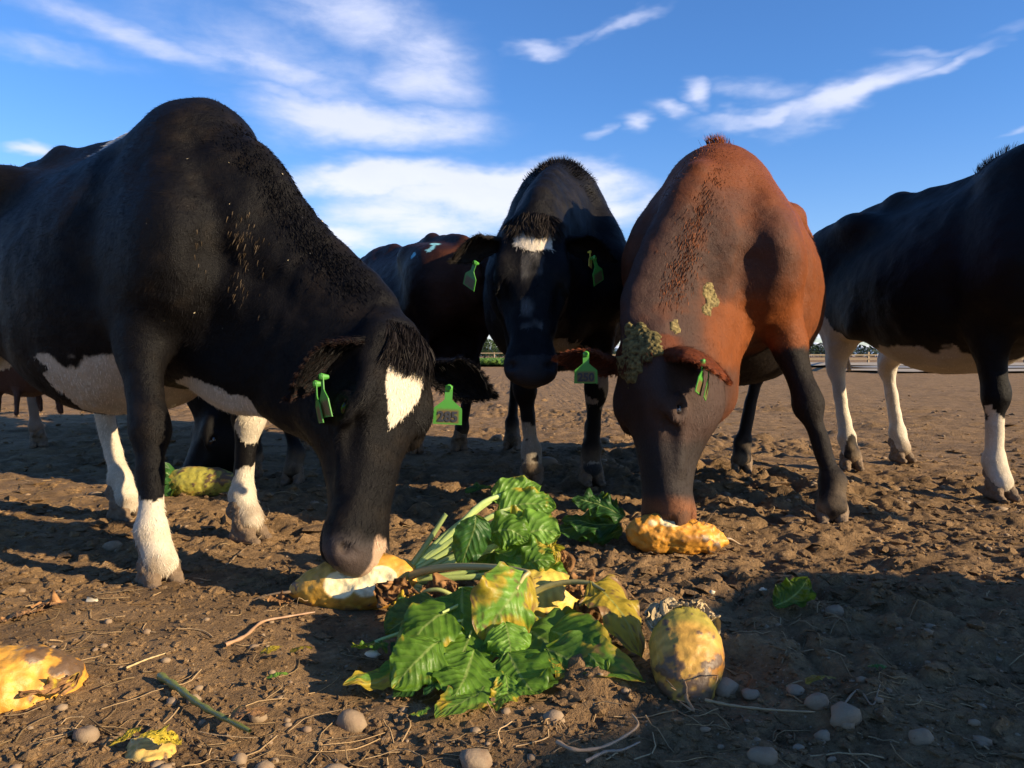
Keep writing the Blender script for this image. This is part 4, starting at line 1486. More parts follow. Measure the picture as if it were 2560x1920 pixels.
# ================================================================ fodder beets and leaves
def leaf_mat():
    m, t = new_mat("beet leaf")
    at_ = t.n("ShaderNodeVertexColor", layer_name="coat")
    uv = t.n("ShaderNodeUVMap").outputs[0]
    sp = t.n("ShaderNodeSeparateXYZ"); t.t.links.new(uv, sp.inputs[0])
    u, v = sp.outputs[0], sp.outputs[1]            # u along 0..1, v across -1..1 stored as 0..1
    vc = t.m("ABSOLUTE", t.m("SUBTRACT", t.m("MULTIPLY", v, 2.0), 1.0))
    nz = t.noise(t.n("ShaderNodeTexCoord").outputs["Object"], 26, 4, .6)
    mid = t.m("SUBTRACT", 1.0, t.smooth(t.m("ADD", vc, t.m("MULTIPLY", u, .02)), .025, .075))
    ph = t.m("ADD", t.m("MULTIPLY", t.m("SUBTRACT", u, t.m("MULTIPLY", vc, .30)), 9.0), t.m("MULTIPLY", nz, .9))
    tri = t.m("ABSOLUTE", t.m("SUBTRACT", t.m("FRACT", ph), .5))
    side = t.m("MULTIPLY", t.m("SUBTRACT", 1.0, t.smooth(tri, .0, .045)), t.m("SUBTRACT", 1.0, t.smooth(vc, .5, .95)))
    vein = t.m("MAXIMUM", mid, t.m("MULTIPLY", side, .45))
    col = t.mix(t.m("MULTIPLY", vein, .55), at_.outputs["Color"], (.34, .42, .12))
    v3 = t.mix(t.m("MULTIPLY", t.m("SUBTRACT", nz, .5), .9), col, (.02, .05, .008))
    bumph = t.m("ADD", t.m("MULTIPLY", t.smooth(tri, .0, .4), 1.0), t.m("MULTIPLY", t.noise(t.n("ShaderNodeTexCoord").outputs["Object"], 90, 3, .6), .8))
    bp = t.n("ShaderNodeBump", {"Height": bumph, "Strength": .45, "Distance": .0025})
    bs = t.n("ShaderNodeBsdfPrincipled", {"Base Color": v3, "Roughness": .44, "Specular IOR Level": .33, "Normal": bp.outputs[0]})
    tr = t.n("ShaderNodeBsdfTranslucent", {"Color": t.mix(.5, v3, (.42, .55, .04)), "Normal": bp.outputs[0]})
    mx = t.n("ShaderNodeMixShader", {0: .40, 1: bs.outputs[0], 2: tr.outputs[0]})
    finish(t, mx.outputs[0])
    return m


def attr_mat(name, rough=.5, spec=.4, nscale=60, bump=.4, var=.35, sss=0.0):
    m, t = new_mat(name)
    at_ = t.n("ShaderNodeVertexColor", layer_name="coat")
    ob = t.n("ShaderNodeTexCoord").outputs["Object"]
    nz = t.noise(ob, nscale, 5, .65)
    sc_ = t.vm("SCALE", at_.outputs["Color"]); t.t.links.new(t.m("ADD", t.m("MULTIPLY", nz, 2 * var), 1 - var), sc_.node.inputs["Scale"])
    bp = t.n("ShaderNodeBump", {"Height": nz, "Strength": bump, "Distance": .004})
    b = {"Base Color": sc_, "Roughness": rough, "Specular IOR Level": spec, "Normal": bp.outputs[0]}
    if sss:
        b["Subsurface Weight"] = sss; b["Subsurface Scale"] = .01
    bs = t.n("ShaderNodeBsdfPrincipled", b)
    finish(t, bs.outputs[0])
    return m


M_LEAF = leaf_mat()
M_STEM = attr_mat("petiole", .42, .5, 40, .3, .2)
M_BEET = attr_mat("beet skin", .5, .45, 70, .5, .3)
M_DRY = attr_mat("dry leaf", .85, .1, 90, .8, .45)
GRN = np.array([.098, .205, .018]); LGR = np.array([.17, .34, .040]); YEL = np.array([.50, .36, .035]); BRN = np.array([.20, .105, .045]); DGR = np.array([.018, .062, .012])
PALE = np.array([.32, .40, .13])


def leaf(parent, blade, width, stem=None, stem_r=.006, facing=None, yel=.0, brn=.0, base=GRN, cup=.25, ruffle=.010, tipdrop=0, seed=0, fold=0.0, name="leaf", stemcol=None, shape=1.0, dry=False, lab=None):
    rs = np.random.default_rng(seed + 500)
    C = bez(blade, 34)
    nu, nv_ = 34, 21
    u = np.linspace(0, 1, nu)
    T = np.gradient(C, axis=0); T /= np.linalg.norm(T, axis=1, keepdims=True)
    f = N3(facing if facing is not None else (.15, -.75, .65))
    S = np.cross(np.tile(f, (nu, 1)), T); S /= np.linalg.norm(S, axis=1, keepdims=True) + 1e-9
    Nn = np.cross(T, S)
    prof = np.interp(u, [0, .05, .15, .32, .5, .7, .86, .95, 1], [.10, .42, .80, 1.0, .98, .82, .52, .28, .04]) ** shape
    vv = np.linspace(-1, 1, nv_)
    UU, VV = np.meshgrid(u, vv, indexing="ij")
    edge = 1 + .09 * vnoise(UU * 9 + seed, np.sign(VV) * 3.3, None, seed) + .05 * vnoise(UU * 26 + seed, np.sign(VV) * 7.3, None, seed + 1)
    w = width * .5 * prof[:, None] * edge
    a = np.abs(VV)
    ph = seed * 1.7
    wave = ruffle * a ** 2.2 * (np.sin(UU * 17 + ph + np.sign(VV) * .8) + .6 * np.sin(UU * 31 + ph * 2 + np.sign(VV) * 2)) * (.35 + prof[:, None])
    puck = -.0013 * np.abs(np.sin((UU - a * .30) * 9 * np.pi)) * (1 - a * .4) * (1.0)
    crump = fbm(UU * (9 if dry else 4) + seed, VV * (5 if dry else 2), None, 3, seed) * (min(.020, width * .16) if dry else .005)
    th = VV * (cup + fold * UU)
    X = np.sin(th) / np.maximum(abs(cup) + fold * UU, .05)
    Zc = (1 - np.cos(th)) / np.maximum(abs(cup) + fold * UU, .05)
    V = C[:, None] + S[:, None] * (X * w)[..., None] + Nn[:, None] * ((-Zc * w) + wave + puck + crump)[..., None]
    V = V.reshape(-1, 3)
    V[:, 2] = np.maximum(V[:, 2], .004 + .012 * rs.random(len(V)) * 0 + gh(V[:, 0], V[:, 1]) + .003)
    i = np.arange(nu - 1)[:, None] * nv_; j = np.arange(nv_ - 1)[None]
    F = np.stack([i + j, i + j + 1, i + nv_ + j + 1, i + nv_ + j], -1).reshape(-1, 4)
    n1 = fbm(UU * 5 + seed * 3, VV * 2.2, None, 4, seed + 3).ravel() * .5 + .5
    n2 = fbm(UU * 14 + seed * 3, VV * 6, None, 3, seed + 9).ravel() * .5 + .5
    e_ = np.maximum(a, UU ** 3).ravel()
    col = np.tile(base, (len(V), 1)) * (.75 + .5 * n2[:, None])
    ym = st_(n1 * .75 + e_ * .5, 1.12 - yel * 1.05, 1.32 - yel * 1.05) if yel > 0 else 0 * n1
    col = col * (1 - ym[:, None]) + (YEL * (.75 + .4 * n2[:, None])) * ym[:, None]
    bm_ = st_(n2 * .6 + n1 * .25 + e_ * .42, 1.14 - brn * .95, 1.24 - brn * .95) if brn > 0 else 0 * n1
    spots = (n2 > .86) * min(1, brn * 2 + yel * .5)
    bm_ = np.maximum(bm_, spots)
    col = col * (1 - bm_[:, None]) + BRN * (.5 + 1.0 * n1[:, None]) * bm_[:, None]
    uv = np.stack([UU.ravel(), VV.ravel() * .5 + .5], 1)
    o = link(name, mesh_np("leaf", V, F, M_DRY if dry else M_LEAF, True, col, uv), parent)
    if lab: o["label"] = lab
    if stem is not None:
        sp_ = np.vstack([np.asarray(stem, float), [C[0]], [C[3]], [C[10]]]) if True else stem
        P = bez(sp_, 22)
        r = np.linspace(stem_r, stem_r * .35, 22)
        v_, q_ = tubes(P, r, 8)
        # celery like channel
        sc2 = (np.asarray(stemcol, float) if stemcol is not None else PALE)
        cc = np.tile(sc2, (len(v_), 1)) * (.85 + .3 * (np.arange(len(v_)) % 8 % 2))[:, None]
        link("petiole", mesh_np("petiole", v_, q_, M_STEM, True, cc), o)
    return o


def beet(name, label, crown, tip, Rr, bites=(), skin=(.50, .27, .035), mud=.3, seed=1, green=.0, prof=(.62, .95, 1.0, .92, .68, .34, .10), res=.004, hue2=(.33, .14, .02), root=True, lumps_=0.0, group="fodder beets on the ground"):
    crown = np.asarray(crown, float); tip = np.asarray(tip, float)
    c0 = (crown + tip) / 2
    e = empty(name, (c0[0], c0[1], 0)); tag(e, label, "beet", group)
    off = np.array([c0[0], c0[1], 0])
    a = crown - off; b = tip - off
    lo = np.minimum(a, b) - Rr * 1.5; hi = np.maximum(a, b) + Rr * 1.5
    v = Vol(lo, hi, res)
    k = len(prof)
    ax = N3(b - a); sd = N3(np.cross(ax, (0, 0, 1)) if abs(ax[2]) < .9 else np.array([1, 0, 0]))
    for i in range(k - 1):
        t0, t1 = i / (k - 1), (i + 1) / (k - 1)
        v.ecap(a + (b - a) * t0, a + (b - a) * t1, sd, Rr * prof[i], Rr * prof[i], Rr * prof[i + 1], Rr * prof[i + 1], .02)
    bs_ = [(np.asarray(c) - off, r) for c, r in bites]
    for c, r in bs_:
        v.ell(c, (r, r * .9, r * .95), .006, None, True)
    V, Q = v.mesh()
    V = relax(V, Q, 1, .4)
    nn, _ = vnormals(V, Q)
    flesh = np.zeros(len(V))
    for c, r in bs_:
        d = np.sqrt((((V - c) / np.array([r, r * .9, r * .95])) ** 2).sum(1))
        flesh = np.maximum(flesh, 1 - st_(np.abs(d - 1) * r, .003, .007))
    n1 = fbm(V[:, 0] * 22 + seed, V[:, 1] * 22, V[:, 2] * 22, 4, seed)
    n2 = fbm(V[:, 0] * 60 + seed, V[:, 1] * 60, V[:, 2] * 60, 3, seed + 5)
    V = V + nn * (n1 * (.003 + lumps_) + n2 * (.0015 + flesh * .0010))[:, None]
    t = ((V - a) @ ax) / np.linalg.norm(b - a)
    ring = np.sin(t * 40 + n1 * 2) * .5 + .5
    col = np.tile(np.asarray(skin, float), (len(V), 1)) * (.8 + .3 * ring[:, None])
    col = lerp(col, hue2, st_(n1, .1, .9))
    if green: col = lerp(col, (.22, .25, .03), st_(.30 - t + n1 * .08, 0, .25) * green)
    md = st_(n1 * .55 + n2 * .65 + t * .5, .95 - mud * 1.1, 1.15 - mud * 1.1)
    col = lerp(col, (.095, .058, .033), md * .95)
    fl = np.array([.74, .62, .36])
    col = lerp(col, fl, flesh)
    col = lerp(col, (.45, .28, .12), flesh * st_(n2, .35, .8) * .5)
    link("root", mesh_np("beet root", V, Q, M_BEET, True, col), e)
    if root:
        rs = np.random.default_rng(seed)
        pts = [b, b + ax * .02 + rs.normal(0, .006, 3), b + ax * .05 + rs.normal(0, .015, 3), b + ax * .07 + rs.normal(0, .02, 3)]
        P = bez(pts, 10); P[:, 2] = np.maximum(P[:, 2], .004)
        v_, q_ = tubes(P, np.linspace(.006, .001, 10), 6)
        cc = np.tile(np.array([.30, .19, .09]), (len(v_), 1))
        parts_ = [(v_, q_)]
        for r_ in range(14):
            i_ = rs.integers(0, len(V)); 
            if t[i_] < .55: continue
            p0 = V[i_]; d = nn[i_] * .6 + ax * .5 + rs.normal(0, .4, 3)
            P = bez([p0, p0 + d * .012, p0 + d * .03 + rs.normal(0, .006, 3), p0 + d * .04 + [0, 0, -.012]], 7); P[:, 2] = np.maximum(P[:, 2], .003)
            parts_.append(tubes(P, np.linspace(.0014, .0005, 7), 4))
        link("tap_root", mesh_np("tap root", *parts_[0], M_STEM, True, np.tile(np.array([.26, .17, .09]), (len(parts_[0][0]), 1))), e)
        for v_, q_ in parts_[1:]:
            link("rootlet", mesh_np("rootlet", v_, q_, M_STEM, True, np.tile(np.array([.26, .17, .09]), (len(v_), 1))), e)
    return e, off


def L_(off, *pts):
    return [at(*p) - off for p in pts]


# ---- beet A: bitten by the left cow, stems fanning to the right
cA, tA = at(400, 578, 1.95), at(296, 590, 1.93)
bA, oA = beet("fodder_beet", "bitten yellow beet under the muzzle of the left cow, white flesh showing, stems fanning right", cA, tA, .066,
              bites=[(at(352, 570, 1.855), .056), (at(384, 577, 1.855), .052), (at(336, 584, 1.85), .045), (at(368, 585, 1.845), .048), (at(362, 548, 1.93), .045)], mud=.08, seed=3, prof=(.72, .92, 1.0, .98, .85, .6, .28))
A = lambda *p: L_(oA, *p)
leaf(bA, A((500, 496, 2.02), (512, 503, 2.03), (530, 500, 2.04), (544, 492, 2.05)), .085, A((403, 578, 1.95), (428, 556, 1.97), (455, 530, 1.98), (480, 505, 2.0)), .011, seed=1, ruffle=.009, base=LGR * .8, facing=(.1, -.7, .7), stemcol=PALE * 1.3, cup=.8)
leaf(bA, A((498, 520, 2.0), (515, 516, 2.0), (535, 514, 2.0), (552, 521, 2.02)), .10, A((403, 577, 1.95), (440, 556, 1.96), (470, 535, 1.98)), .009, seed=2, ruffle=.008, base=LGR * .8, yel=.25, facing=(0, -.5, .8))
leaf(bA, A((500, 548, 1.94), (515, 540, 1.93), (535, 535, 1.93), (556, 540, 1.94)), .16, A((404, 579, 1.95), (440, 568, 1.93), (475, 555, 1.93)), .009, seed=3, ruffle=.012, base=LGR * .8, yel=.40, brn=.1, facing=(.1, -.8, .5))
leaf(bA, A((476, 515, 1.90), (474, 530, 1.885), (466, 552, 1.875), (461, 568, 1.88)), .088, None, seed=4, ruffle=.005, base=DGR * 1.6, facing=(.05, -.95, .25), cup=.5)
leaf(bA, A((470, 560, 1.98), (490, 545, 2.0), (515, 530, 2.03), (530, 520, 2.05)), .12, A((405, 578, 1.96), (435, 570, 1.97)), .008, seed=5, base=GRN, ruffle=.008)
leaf(bA, A((520, 560, 1.95), (535, 560, 1.95), (552, 566, 1.95), (562, 572, 1.95)), .10, A((405, 580, 1.95), (450, 575, 1.95), (495, 566, 1.95)), .009, seed=6, base=LGR * .8, ruffle=.008, yel=.15)
leaf(bA, A((480, 575, 1.93), (500, 570, 1.93), (525, 566, 1.93), (548, 560, 1.96)), .11, A((405, 582, 1.94), (440, 580, 1.93)), .008, seed=7, base=GRN, ruffle=.008)
leaf(bA, A((505, 535, 2.05), (520, 525, 2.08), (538, 522, 2.1), (550, 510, 2.12)), .10, A((404, 577, 1.96), (440, 560, 1.99), (475, 545, 2.02)), .008, seed=8, base=GRN, ruffle=.008)
leaf(bA, A((545, 575, 1.98), (555, 568, 1.99), (563, 560, 2.0), (560, 548, 2.0)), .07, None, seed=9, base=BRN, brn=.9, ruffle=.012, dry=True, lab="curled brown dead leaf")
leaf(bA, A((545, 538, 1.93), (552, 545, 1.92), (556, 555, 1.92), (551, 566, 1.92)), .035, None, seed=10, base=YEL * .9, yel=.8, brn=.35, ruffle=.01)
for q_, (pts_, w_, bs_c, ye) in enumerate([
    (((495, 552, 1.93), (515, 556, 1.90), (535, 556, 1.88), (553, 552, 1.88)), .11, LGR * .8, .2), (((505, 575, 1.90), (522, 568, 1.88), (538, 560, 1.87), (556, 562, 1.87)), .09, GRN, .05),
    (((515, 528, 1.96), (530, 526, 1.95), (542, 532, 1.94), (550, 545, 1.93)), .09, LGR * .85, .1), (((488, 535, 1.92), (502, 530, 1.91), (516, 532, 1.90), (528, 542, 1.89)), .10, GRN, .0),
    (((525, 505, 2.03), (535, 503, 2.02), (544, 506, 2.01), (548, 514, 2.0)), .07, LGR * .8, .0), (((535, 570, 1.92), (546, 574, 1.91), (556, 582, 1.90), (562, 592, 1.90)), .09, GRN, .2)]):
    leaf(bA, A(*pts_), w_, None, seed=120 + q_, base=bs_c, yel=ye, ruffle=.007, facing=(.1, -.85, .5))
for q_, (st4, pts_, w_, bs_c) in enumerate([
    (((404, 576, 1.96), (440, 540, 1.98), (475, 512, 2.0)), ((492, 500, 2.02), (508, 492, 2.03), (526, 489, 2.04), (541, 486, 2.05)), .085, LGR * .85),
    (((404, 577, 1.96), (445, 545, 1.97), (485, 520, 1.98)), ((500, 512, 1.99), (518, 505, 2.0), (538, 504, 2.0), (556, 508, 2.0)), .10, LGR * .8),
    (((405, 580, 1.95), (450, 562, 1.94), (490, 548, 1.93)), ((508, 541, 1.93), (525, 534, 1.92), (544, 530, 1.92), (561, 534, 1.92)), .12, LGR * .9)]):
    leaf(bA, A(*pts_), w_, A(*st4), .0095, seed=160 + q_, base=bs_c, yel=.1, ruffle=.006, facing=(.1, -.85, .5), stemcol=PALE * 1.1)
# torn stub stems
for k_, (p1, p2, p3, r_) in enumerate([((404, 576, 1.95), (424, 548, 1.96), (446, 514, 1.97), .0085), ((404, 577, 1.96), (430, 558, 1.97), (451, 532, 1.98), .006), ((405, 580, 1.94), (440, 578, 1.93), (500, 577, 1.93), .009), ((405, 584, 1.93), (440, 590, 1.92), (480, 588, 1.92), .008), ((404, 580, 1.95), (435, 565, 1.94), (470, 548, 1.95), .008), ((406, 586, 1.93), (440, 598, 1.90), (485, 600, 1.88), .007)]):
    P = bez(A(p1, p2, p3), 16)
    v_, q_ = tubes(P, np.linspace(r_, r_ * .7, 16), 8)
    link("petiole", mesh_np("petiole", v_, q_, M_STEM, True, np.tile(PALE * (1.0 if k_ % 2 else .75), (len(v_), 1))), bA)
# long pale horizontal petiole with the big yellowing leaf in front
leaf(bA, A((526, 572, 1.68), (515, 592, 1.61), (499, 614, 1.57), (483, 643, 1.56)), .150, A((402, 581, 1.94), (420, 572, 1.90), (450, 567, 1.84), (490, 567, 1.76)), .011, seed=11, base=LGR * 1.0, yel=.50, brn=.30, ruffle=.010, facing=(.25, -.9, .35), stemcol=(.36, .30, .12), cup=.35, lab="large half yellow leaf with brown edge")
# dead brown leaves by the bite
leaf(bA, A((414, 600, 1.86), (402, 596, 1.84), (388, 594, 1.83), (376, 584, 1.84)), .085, None, seed=12, base=BRN, brn=1.0, dry=True, ruffle=.014, facing=(0, -.9, .3), lab="shrivelled brown leaf")
leaf(bA, A((420, 596, 1.84), (408, 604, 1.82), (398, 614, 1.80), (390, 626, 1.80)), .062, A((455, 597, 1.82), (440, 590, 1.82), (426, 591, 1.83)), .006, seed=13, base=YEL * .7, yel=.6, brn=.5, dry=True, ruffle=.012, facing=(0, -.9, .3), stemcol=(.30, .32, .10))
leaf(bA, A((425, 600, 1.88), (435, 592, 1.88), (447, 588, 1.88), (456, 596, 1.86)), .075, None, seed=14, base=BRN, brn=.9, dry=True, ruffle=.014)
leaf(bA, A((428, 612, 1.85), (440, 612, 1.84), (450, 604, 1.84), (460, 600, 1.84)), .06, None, seed=15, base=BRN * .8, brn=.9, dry=True, ruffle=.014)
leaf(bA, A((290, 600, 1.90), (284, 605, 1.89), (276, 606, 1.88), (271, 612, 1.87)), .05, None, seed=16, base=BRN * 1.3, brn=.7, dry=True, ruffle=.014, lab="dry curl at the root tip")

rsB = np.random.default_rng(2)
# ---- beet B: yellow root lying at the back of the heap, leaves spilling to the front
cB, tB = at(505, 606, 1.86), at(566, 596, 1.88)
bB, oB = beet("fodder_beet", "smooth yellow beet in the middle of the heap, green leaves spilling forward from it", cB, tB, .068, mud=.02, seed=5, skin=(.56, .40, .06), hue2=(.50, .33, .05), prof=(.7, .95, 1, 1, .96, .82, .5), root=False)
B = lambda *p: L_(oB, *p)
leaf(bB, B((590, 583, 1.70), (606, 592, 1.66), (622, 612, 1.60), (642, 657, 1.53)), .125, B((530, 594, 1.73), (548, 586, 1.73), (570, 582, 1.72)), .008, seed=21, base=YEL * .9, yel=.75, brn=.42, facing=(.45, -.85, .35), cup=.35, fold=.3, ruffle=.008, stemcol=(.28, .24, .08), lab="drooping yellow and brown leaf")
leaf(bB, B((462, 588, 1.66), (462, 604, 1.62), (462, 626, 1.58), (458, 652, 1.56)), .128, None, seed=22, base=GRN * .9, ruffle=.004, facing=(-.05, -.9, .45), cup=.25, yel=.05)
leaf(bB, B((462, 604, 1.63), (440, 614, 1.58), (418, 634, 1.53), (398, 672, 1.48)), .125, B((490, 615, 1.68), (478, 605, 1.66)), .007, seed=23, base=GRN * .9, ruffle=.006, facing=(-.25, -.75, .6), yel=.12, fold=.5)
leaf(bB, B((440, 632, 1.55), (415, 655, 1.50), (382, 682, 1.45), (343, 701, 1.42)), .075, B((488, 620, 1.66), (465, 620, 1.6)), .007, seed=24, base=LGR * .7, yel=.55, brn=.2, ruffle=.006, facing=(-.2, -.6, .8))
leaf(bB, B((475, 622, 1.60), (468, 640, 1.55), (460, 662, 1.50), (452, 688, 1.47)), .105, B((490, 618, 1.66),), .006, seed=25, base=GRN, ruffle=.007, facing=(0, -.85, .5), yel=.03)
leaf(bB, B((505, 622, 1.56), (508, 634, 1.54), (510, 646, 1.52), (511, 660, 1.51)), .095, None, seed=26, base=LGR * .9, ruffle=.006, facing=(.1, -.85, .5), cup=.5)
leaf(bB, B((513, 628, 1.66), (535, 634, 1.60), (560, 652, 1.54), (592, 678, 1.49)), .165, B((494, 616, 1.68), (502, 622, 1.66)), .008, seed=27, base=LGR * .62, ruffle=.010, facing=(.2, -.75, .6), yel=.08, cup=.35)
leaf(bB, B((545, 648, 1.54), (575, 662, 1.50), (608, 674, 1.47), (645, 690, 1.43)), .125, None, .007, seed=28, base=LGR * .62, yel=.42, brn=.22, ruffle=.005, facing=(.0, -.9, .45), cup=.15)
leaf(bB, B((500, 668, 1.48), (485, 690, 1.42), (462, 708, 1.36), (436, 729, 1.31)), .105, None, .007, seed=29, base=LGR * .72, yel=.30, brn=.12, ruffle=.008, facing=(-.1, -.6, .8), fold=.3)
leaf(bB, B((505, 675, 1.45), (508, 690, 1.41), (505, 705, 1.38), (496, 722, 1.35)), .062, None, seed=30, base=LGR * .8, yel=.25, ruffle=.006, facing=(.1, -.7, .7))
leaf(bB, B((520, 665, 1.50), (528, 680, 1.46), (535, 696, 1.42), (540, 716, 1.40)), .105, None, .006, seed=31, base=GRN * .75, ruffle=.006, facing=(.1, -.8, .6))
leaf(bB, B((500, 648, 1.56), (492, 660, 1.53), (486, 670, 1.51), (480, 684, 1.49)), .07, None, seed=32, base=LGR * .7, ruffle=.008, facing=(-.3, -.7, .6), cup=.6)
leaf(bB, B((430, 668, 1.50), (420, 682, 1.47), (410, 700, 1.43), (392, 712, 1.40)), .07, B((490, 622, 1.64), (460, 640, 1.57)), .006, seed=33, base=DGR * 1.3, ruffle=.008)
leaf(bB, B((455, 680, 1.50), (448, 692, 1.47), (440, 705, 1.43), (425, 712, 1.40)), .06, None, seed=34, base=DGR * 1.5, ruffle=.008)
leaf(bB, B((545, 620, 1.68), (565, 628, 1.66), (585, 640, 1.63), (600, 652, 1.60)), .10, B((500, 615, 1.70), (520, 615, 1.70)), .006, seed=35, base=GRN * .8, ruffle=.01)
leaf(bB, B((380, 640, 1.60), (372, 655, 1.57), (366, 668, 1.55), (352, 680, 1.53)), .07, B((470, 620, 1.66), (430, 625, 1.64)), .006, seed=36, base=GRN * .8, yel=.15, ruffle=.008)
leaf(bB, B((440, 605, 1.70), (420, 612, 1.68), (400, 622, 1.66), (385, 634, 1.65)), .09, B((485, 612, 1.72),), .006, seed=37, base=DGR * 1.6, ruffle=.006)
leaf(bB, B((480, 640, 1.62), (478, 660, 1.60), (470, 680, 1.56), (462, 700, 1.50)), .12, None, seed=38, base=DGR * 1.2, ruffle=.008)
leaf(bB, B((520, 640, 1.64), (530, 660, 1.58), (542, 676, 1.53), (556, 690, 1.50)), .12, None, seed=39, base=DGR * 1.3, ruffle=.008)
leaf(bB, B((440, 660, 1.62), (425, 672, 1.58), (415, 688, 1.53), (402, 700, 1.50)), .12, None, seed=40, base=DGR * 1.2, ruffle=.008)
leaf(bB, B((578, 600, 1.74), (588, 612, 1.72), (592, 628, 1.70), (590, 642, 1.70)), .075, None, seed=41, base=BRN * .6, brn=.8, dry=True, ruffle=.012, lab="dark withered leaf")
leaf(bB, B((566, 590, 1.78), (578, 585, 1.78), (590, 584, 1.78), (598, 592, 1.78)), .06, None, seed=42, base=BRN, brn=.7, dry=True, ruffle=.012)
leaf(bB, B((430, 724, 1.34), (422, 722, 1.335), (416, 721, 1.33), (410, 722, 1.33)), .022, None, seed=43, base=LGR, yel=.3, ruffle=.003)
leaf(bB, B((448, 688, 1.43), (446, 696, 1.42), (442, 702, 1.41), (438, 708, 1.40)), .03, None, seed=44, base=LGR * .9, ruffle=.003)

for q_, (pts_, w_, bs_c, ye, br_) in enumerate([
    (((474, 650, 1.50), (468, 668, 1.45), (462, 684, 1.41), (452, 700, 1.38)), .125, GRN, .05, 0), (((508, 652, 1.50), (516, 668, 1.46), (526, 684, 1.42), (540, 700, 1.39)), .13, GRN * .95, .0, 0),
    (((440, 640, 1.50), (426, 652, 1.46), (410, 668, 1.43), (392, 688, 1.41)), .115, GRN * .95, .12, 0), (((550, 630, 1.58), (572, 640, 1.54), (590, 655, 1.50), (606, 674, 1.47)), .12, GRN * .95, .1, .03)]):
    leaf(bB, B(*pts_), w_, None, seed=140 + q_, base=bs_c, yel=ye, brn=br_, ruffle=.004, facing=(rsB.normal(0, .12), -.85, .5), cup=.3)

# ---- beet E: upright beet at right
bE, oE = beet("fodder_beet", "blotchy yellow beet standing alone right of the heap, white shrivelled crown on top", at(684, 632, 1.53), at(690, 705, 1.405), .0615, mud=.34, seed=8, green=.6, skin=(.46, .26, .045), prof=(.80, .98, 1.0, .95, .80, .55, .25))
rsE = np.random.default_rng(4)
E_ = lambda *p: L_(oE, *p)
for k_ in range(11):
    an = k_ * .571
    cx, cy = 684 + math.cos(an) * 24, 626 + math.sin(an) * 6
    leaf(bE, E_((cx, cy + 3, 1.52 + math.sin(an) * -.03), (cx + rsE.normal(0, 3), cy - 3, 1.52), (cx + rsE.normal(0, 5) - math.cos(an) * 5, cy - 12, 1.53), (cx - math.cos(an) * 10, cy - 14, 1.53)), .058, None, seed=60 + k_, base=np.array([.46, .35, .20]) * rsE.uniform(.6, 1.1), dry=True, ruffle=.004, name="leaf_scar")

# ---- beet R: under the muzzle of the red cow
bR, oR = beet("fodder_beet", "knobbly orange beet at the muzzle of the red brown cow", at(642, 532, 2.47), at(724, 540, 2.45), .058, bites=[(at(672, 511, 2.41), .046), (at(650, 513, 2.40), .046)], mud=.16, seed=12, skin=(.58, .26, .03), lumps_=.006, prof=(.8, .95, 1, .98, .85, .6, .3))
Rr_ = lambda *p: L_(oR, *p)
for k_, (x1, y1, x2, y2) in enumerate([(600, 505, 572, 500), (600, 525, 562, 520), (605, 535, 575, 538), (610, 510, 590, 498), (595, 530, 555, 530)]):
    leaf(bR, Rr_(((x1 + 640) / 2, (y1 + 530) / 2 - 4, 2.50), (x1, y1, 2.52), ((x1 + x2) / 2, (y1 + y2) / 2 - 2, 2.53), (x2, y2, 2.54)), .085, None, seed=80 + k_, base=DGR * 1.3, ruffle=.012)

# ---- beet F: chewed beet cut by the left edge
bF, oF = beet("fodder_beet", "chewed orange beet cut off by the left edge, half covered in soil", at(-46, 708, 1.36), at(68, 684, 1.44), .080, bites=[(at(20, 668, 1.285), .050), (at(-8, 680, 1.27), .055), (at(12, 708, 1.265), .035), (at(35, 695, 1.29), .03)], mud=.27, seed=15, skin=(.56, .28, .04), lumps_=.004, prof=(.9, 1, 1, 1, .92, .7, .35), root=False)
leaf(bF, L_(oF, (-10, 712, 1.36), (25, 700, 1.35), (55, 690, 1.36), (80, 675, 1.39)), .05, None, seed=90, base=BRN * 1.4, brn=.6, yel=.5, dry=True, ruffle=.008)
# ---- peeled beet piece at the bottom
bG, oG = beet("beet_piece", "peeled yellow beet top with curled rind at the bottom left edge", at(140, 742, 1.24), at(148, 790, 1.18), .040, mud=.0, seed=18, skin=(.62, .42, .12), hue2=(.60, .36, .08), prof=(.35, .6, .9, 1, 1), lumps_=.006, root=False)
G_ = lambda *p: L_(oG, *p)
leaf(bG, G_((120, 768, 1.20), (124, 752, 1.20), (134, 740, 1.21), (142, 735, 1.22)), .035, None, seed=91, base=YEL * 1.1, yel=.8, dry=True, ruffle=.004)
leaf(bG, G_((150, 745, 1.20), (156, 756, 1.19), (168, 762, 1.18), (182, 768, 1.18)), .045, None, seed=92, base=YEL * 1.1, yel=.8, dry=True, ruffle=.006)
leaf(bG, G_((108, 775, 1.18), (112, 762, 1.18), (122, 752, 1.19), (130, 745, 1.2)), .012, None, seed=93, base=YEL * .8, yel=.8, dry=True, ruffle=.002)
# ---- beet H in the shade under the left cow
bH, oH = beet("fodder_beet", "green yellow beet in the shade between the front legs of the left cow", at(178, 483, 3.38), at(236, 482, 3.36), .062, mud=.42, seed=21, skin=(.34, .30, .05), green=.3, prof=(.9, 1, 1, .95, .9, .7, .4), root=False)
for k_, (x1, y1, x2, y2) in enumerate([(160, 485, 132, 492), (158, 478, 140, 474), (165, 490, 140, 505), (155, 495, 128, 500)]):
    leaf(bH, L_(oH, (175, 484, 3.36), ((x1 + 175) / 2, y1 - 5, 3.34), (x1, y1, 3.32), (x2, y2, 3.30)), .09, None, seed=100 + k_, base=DGR * 1.6, ruffle=.012)


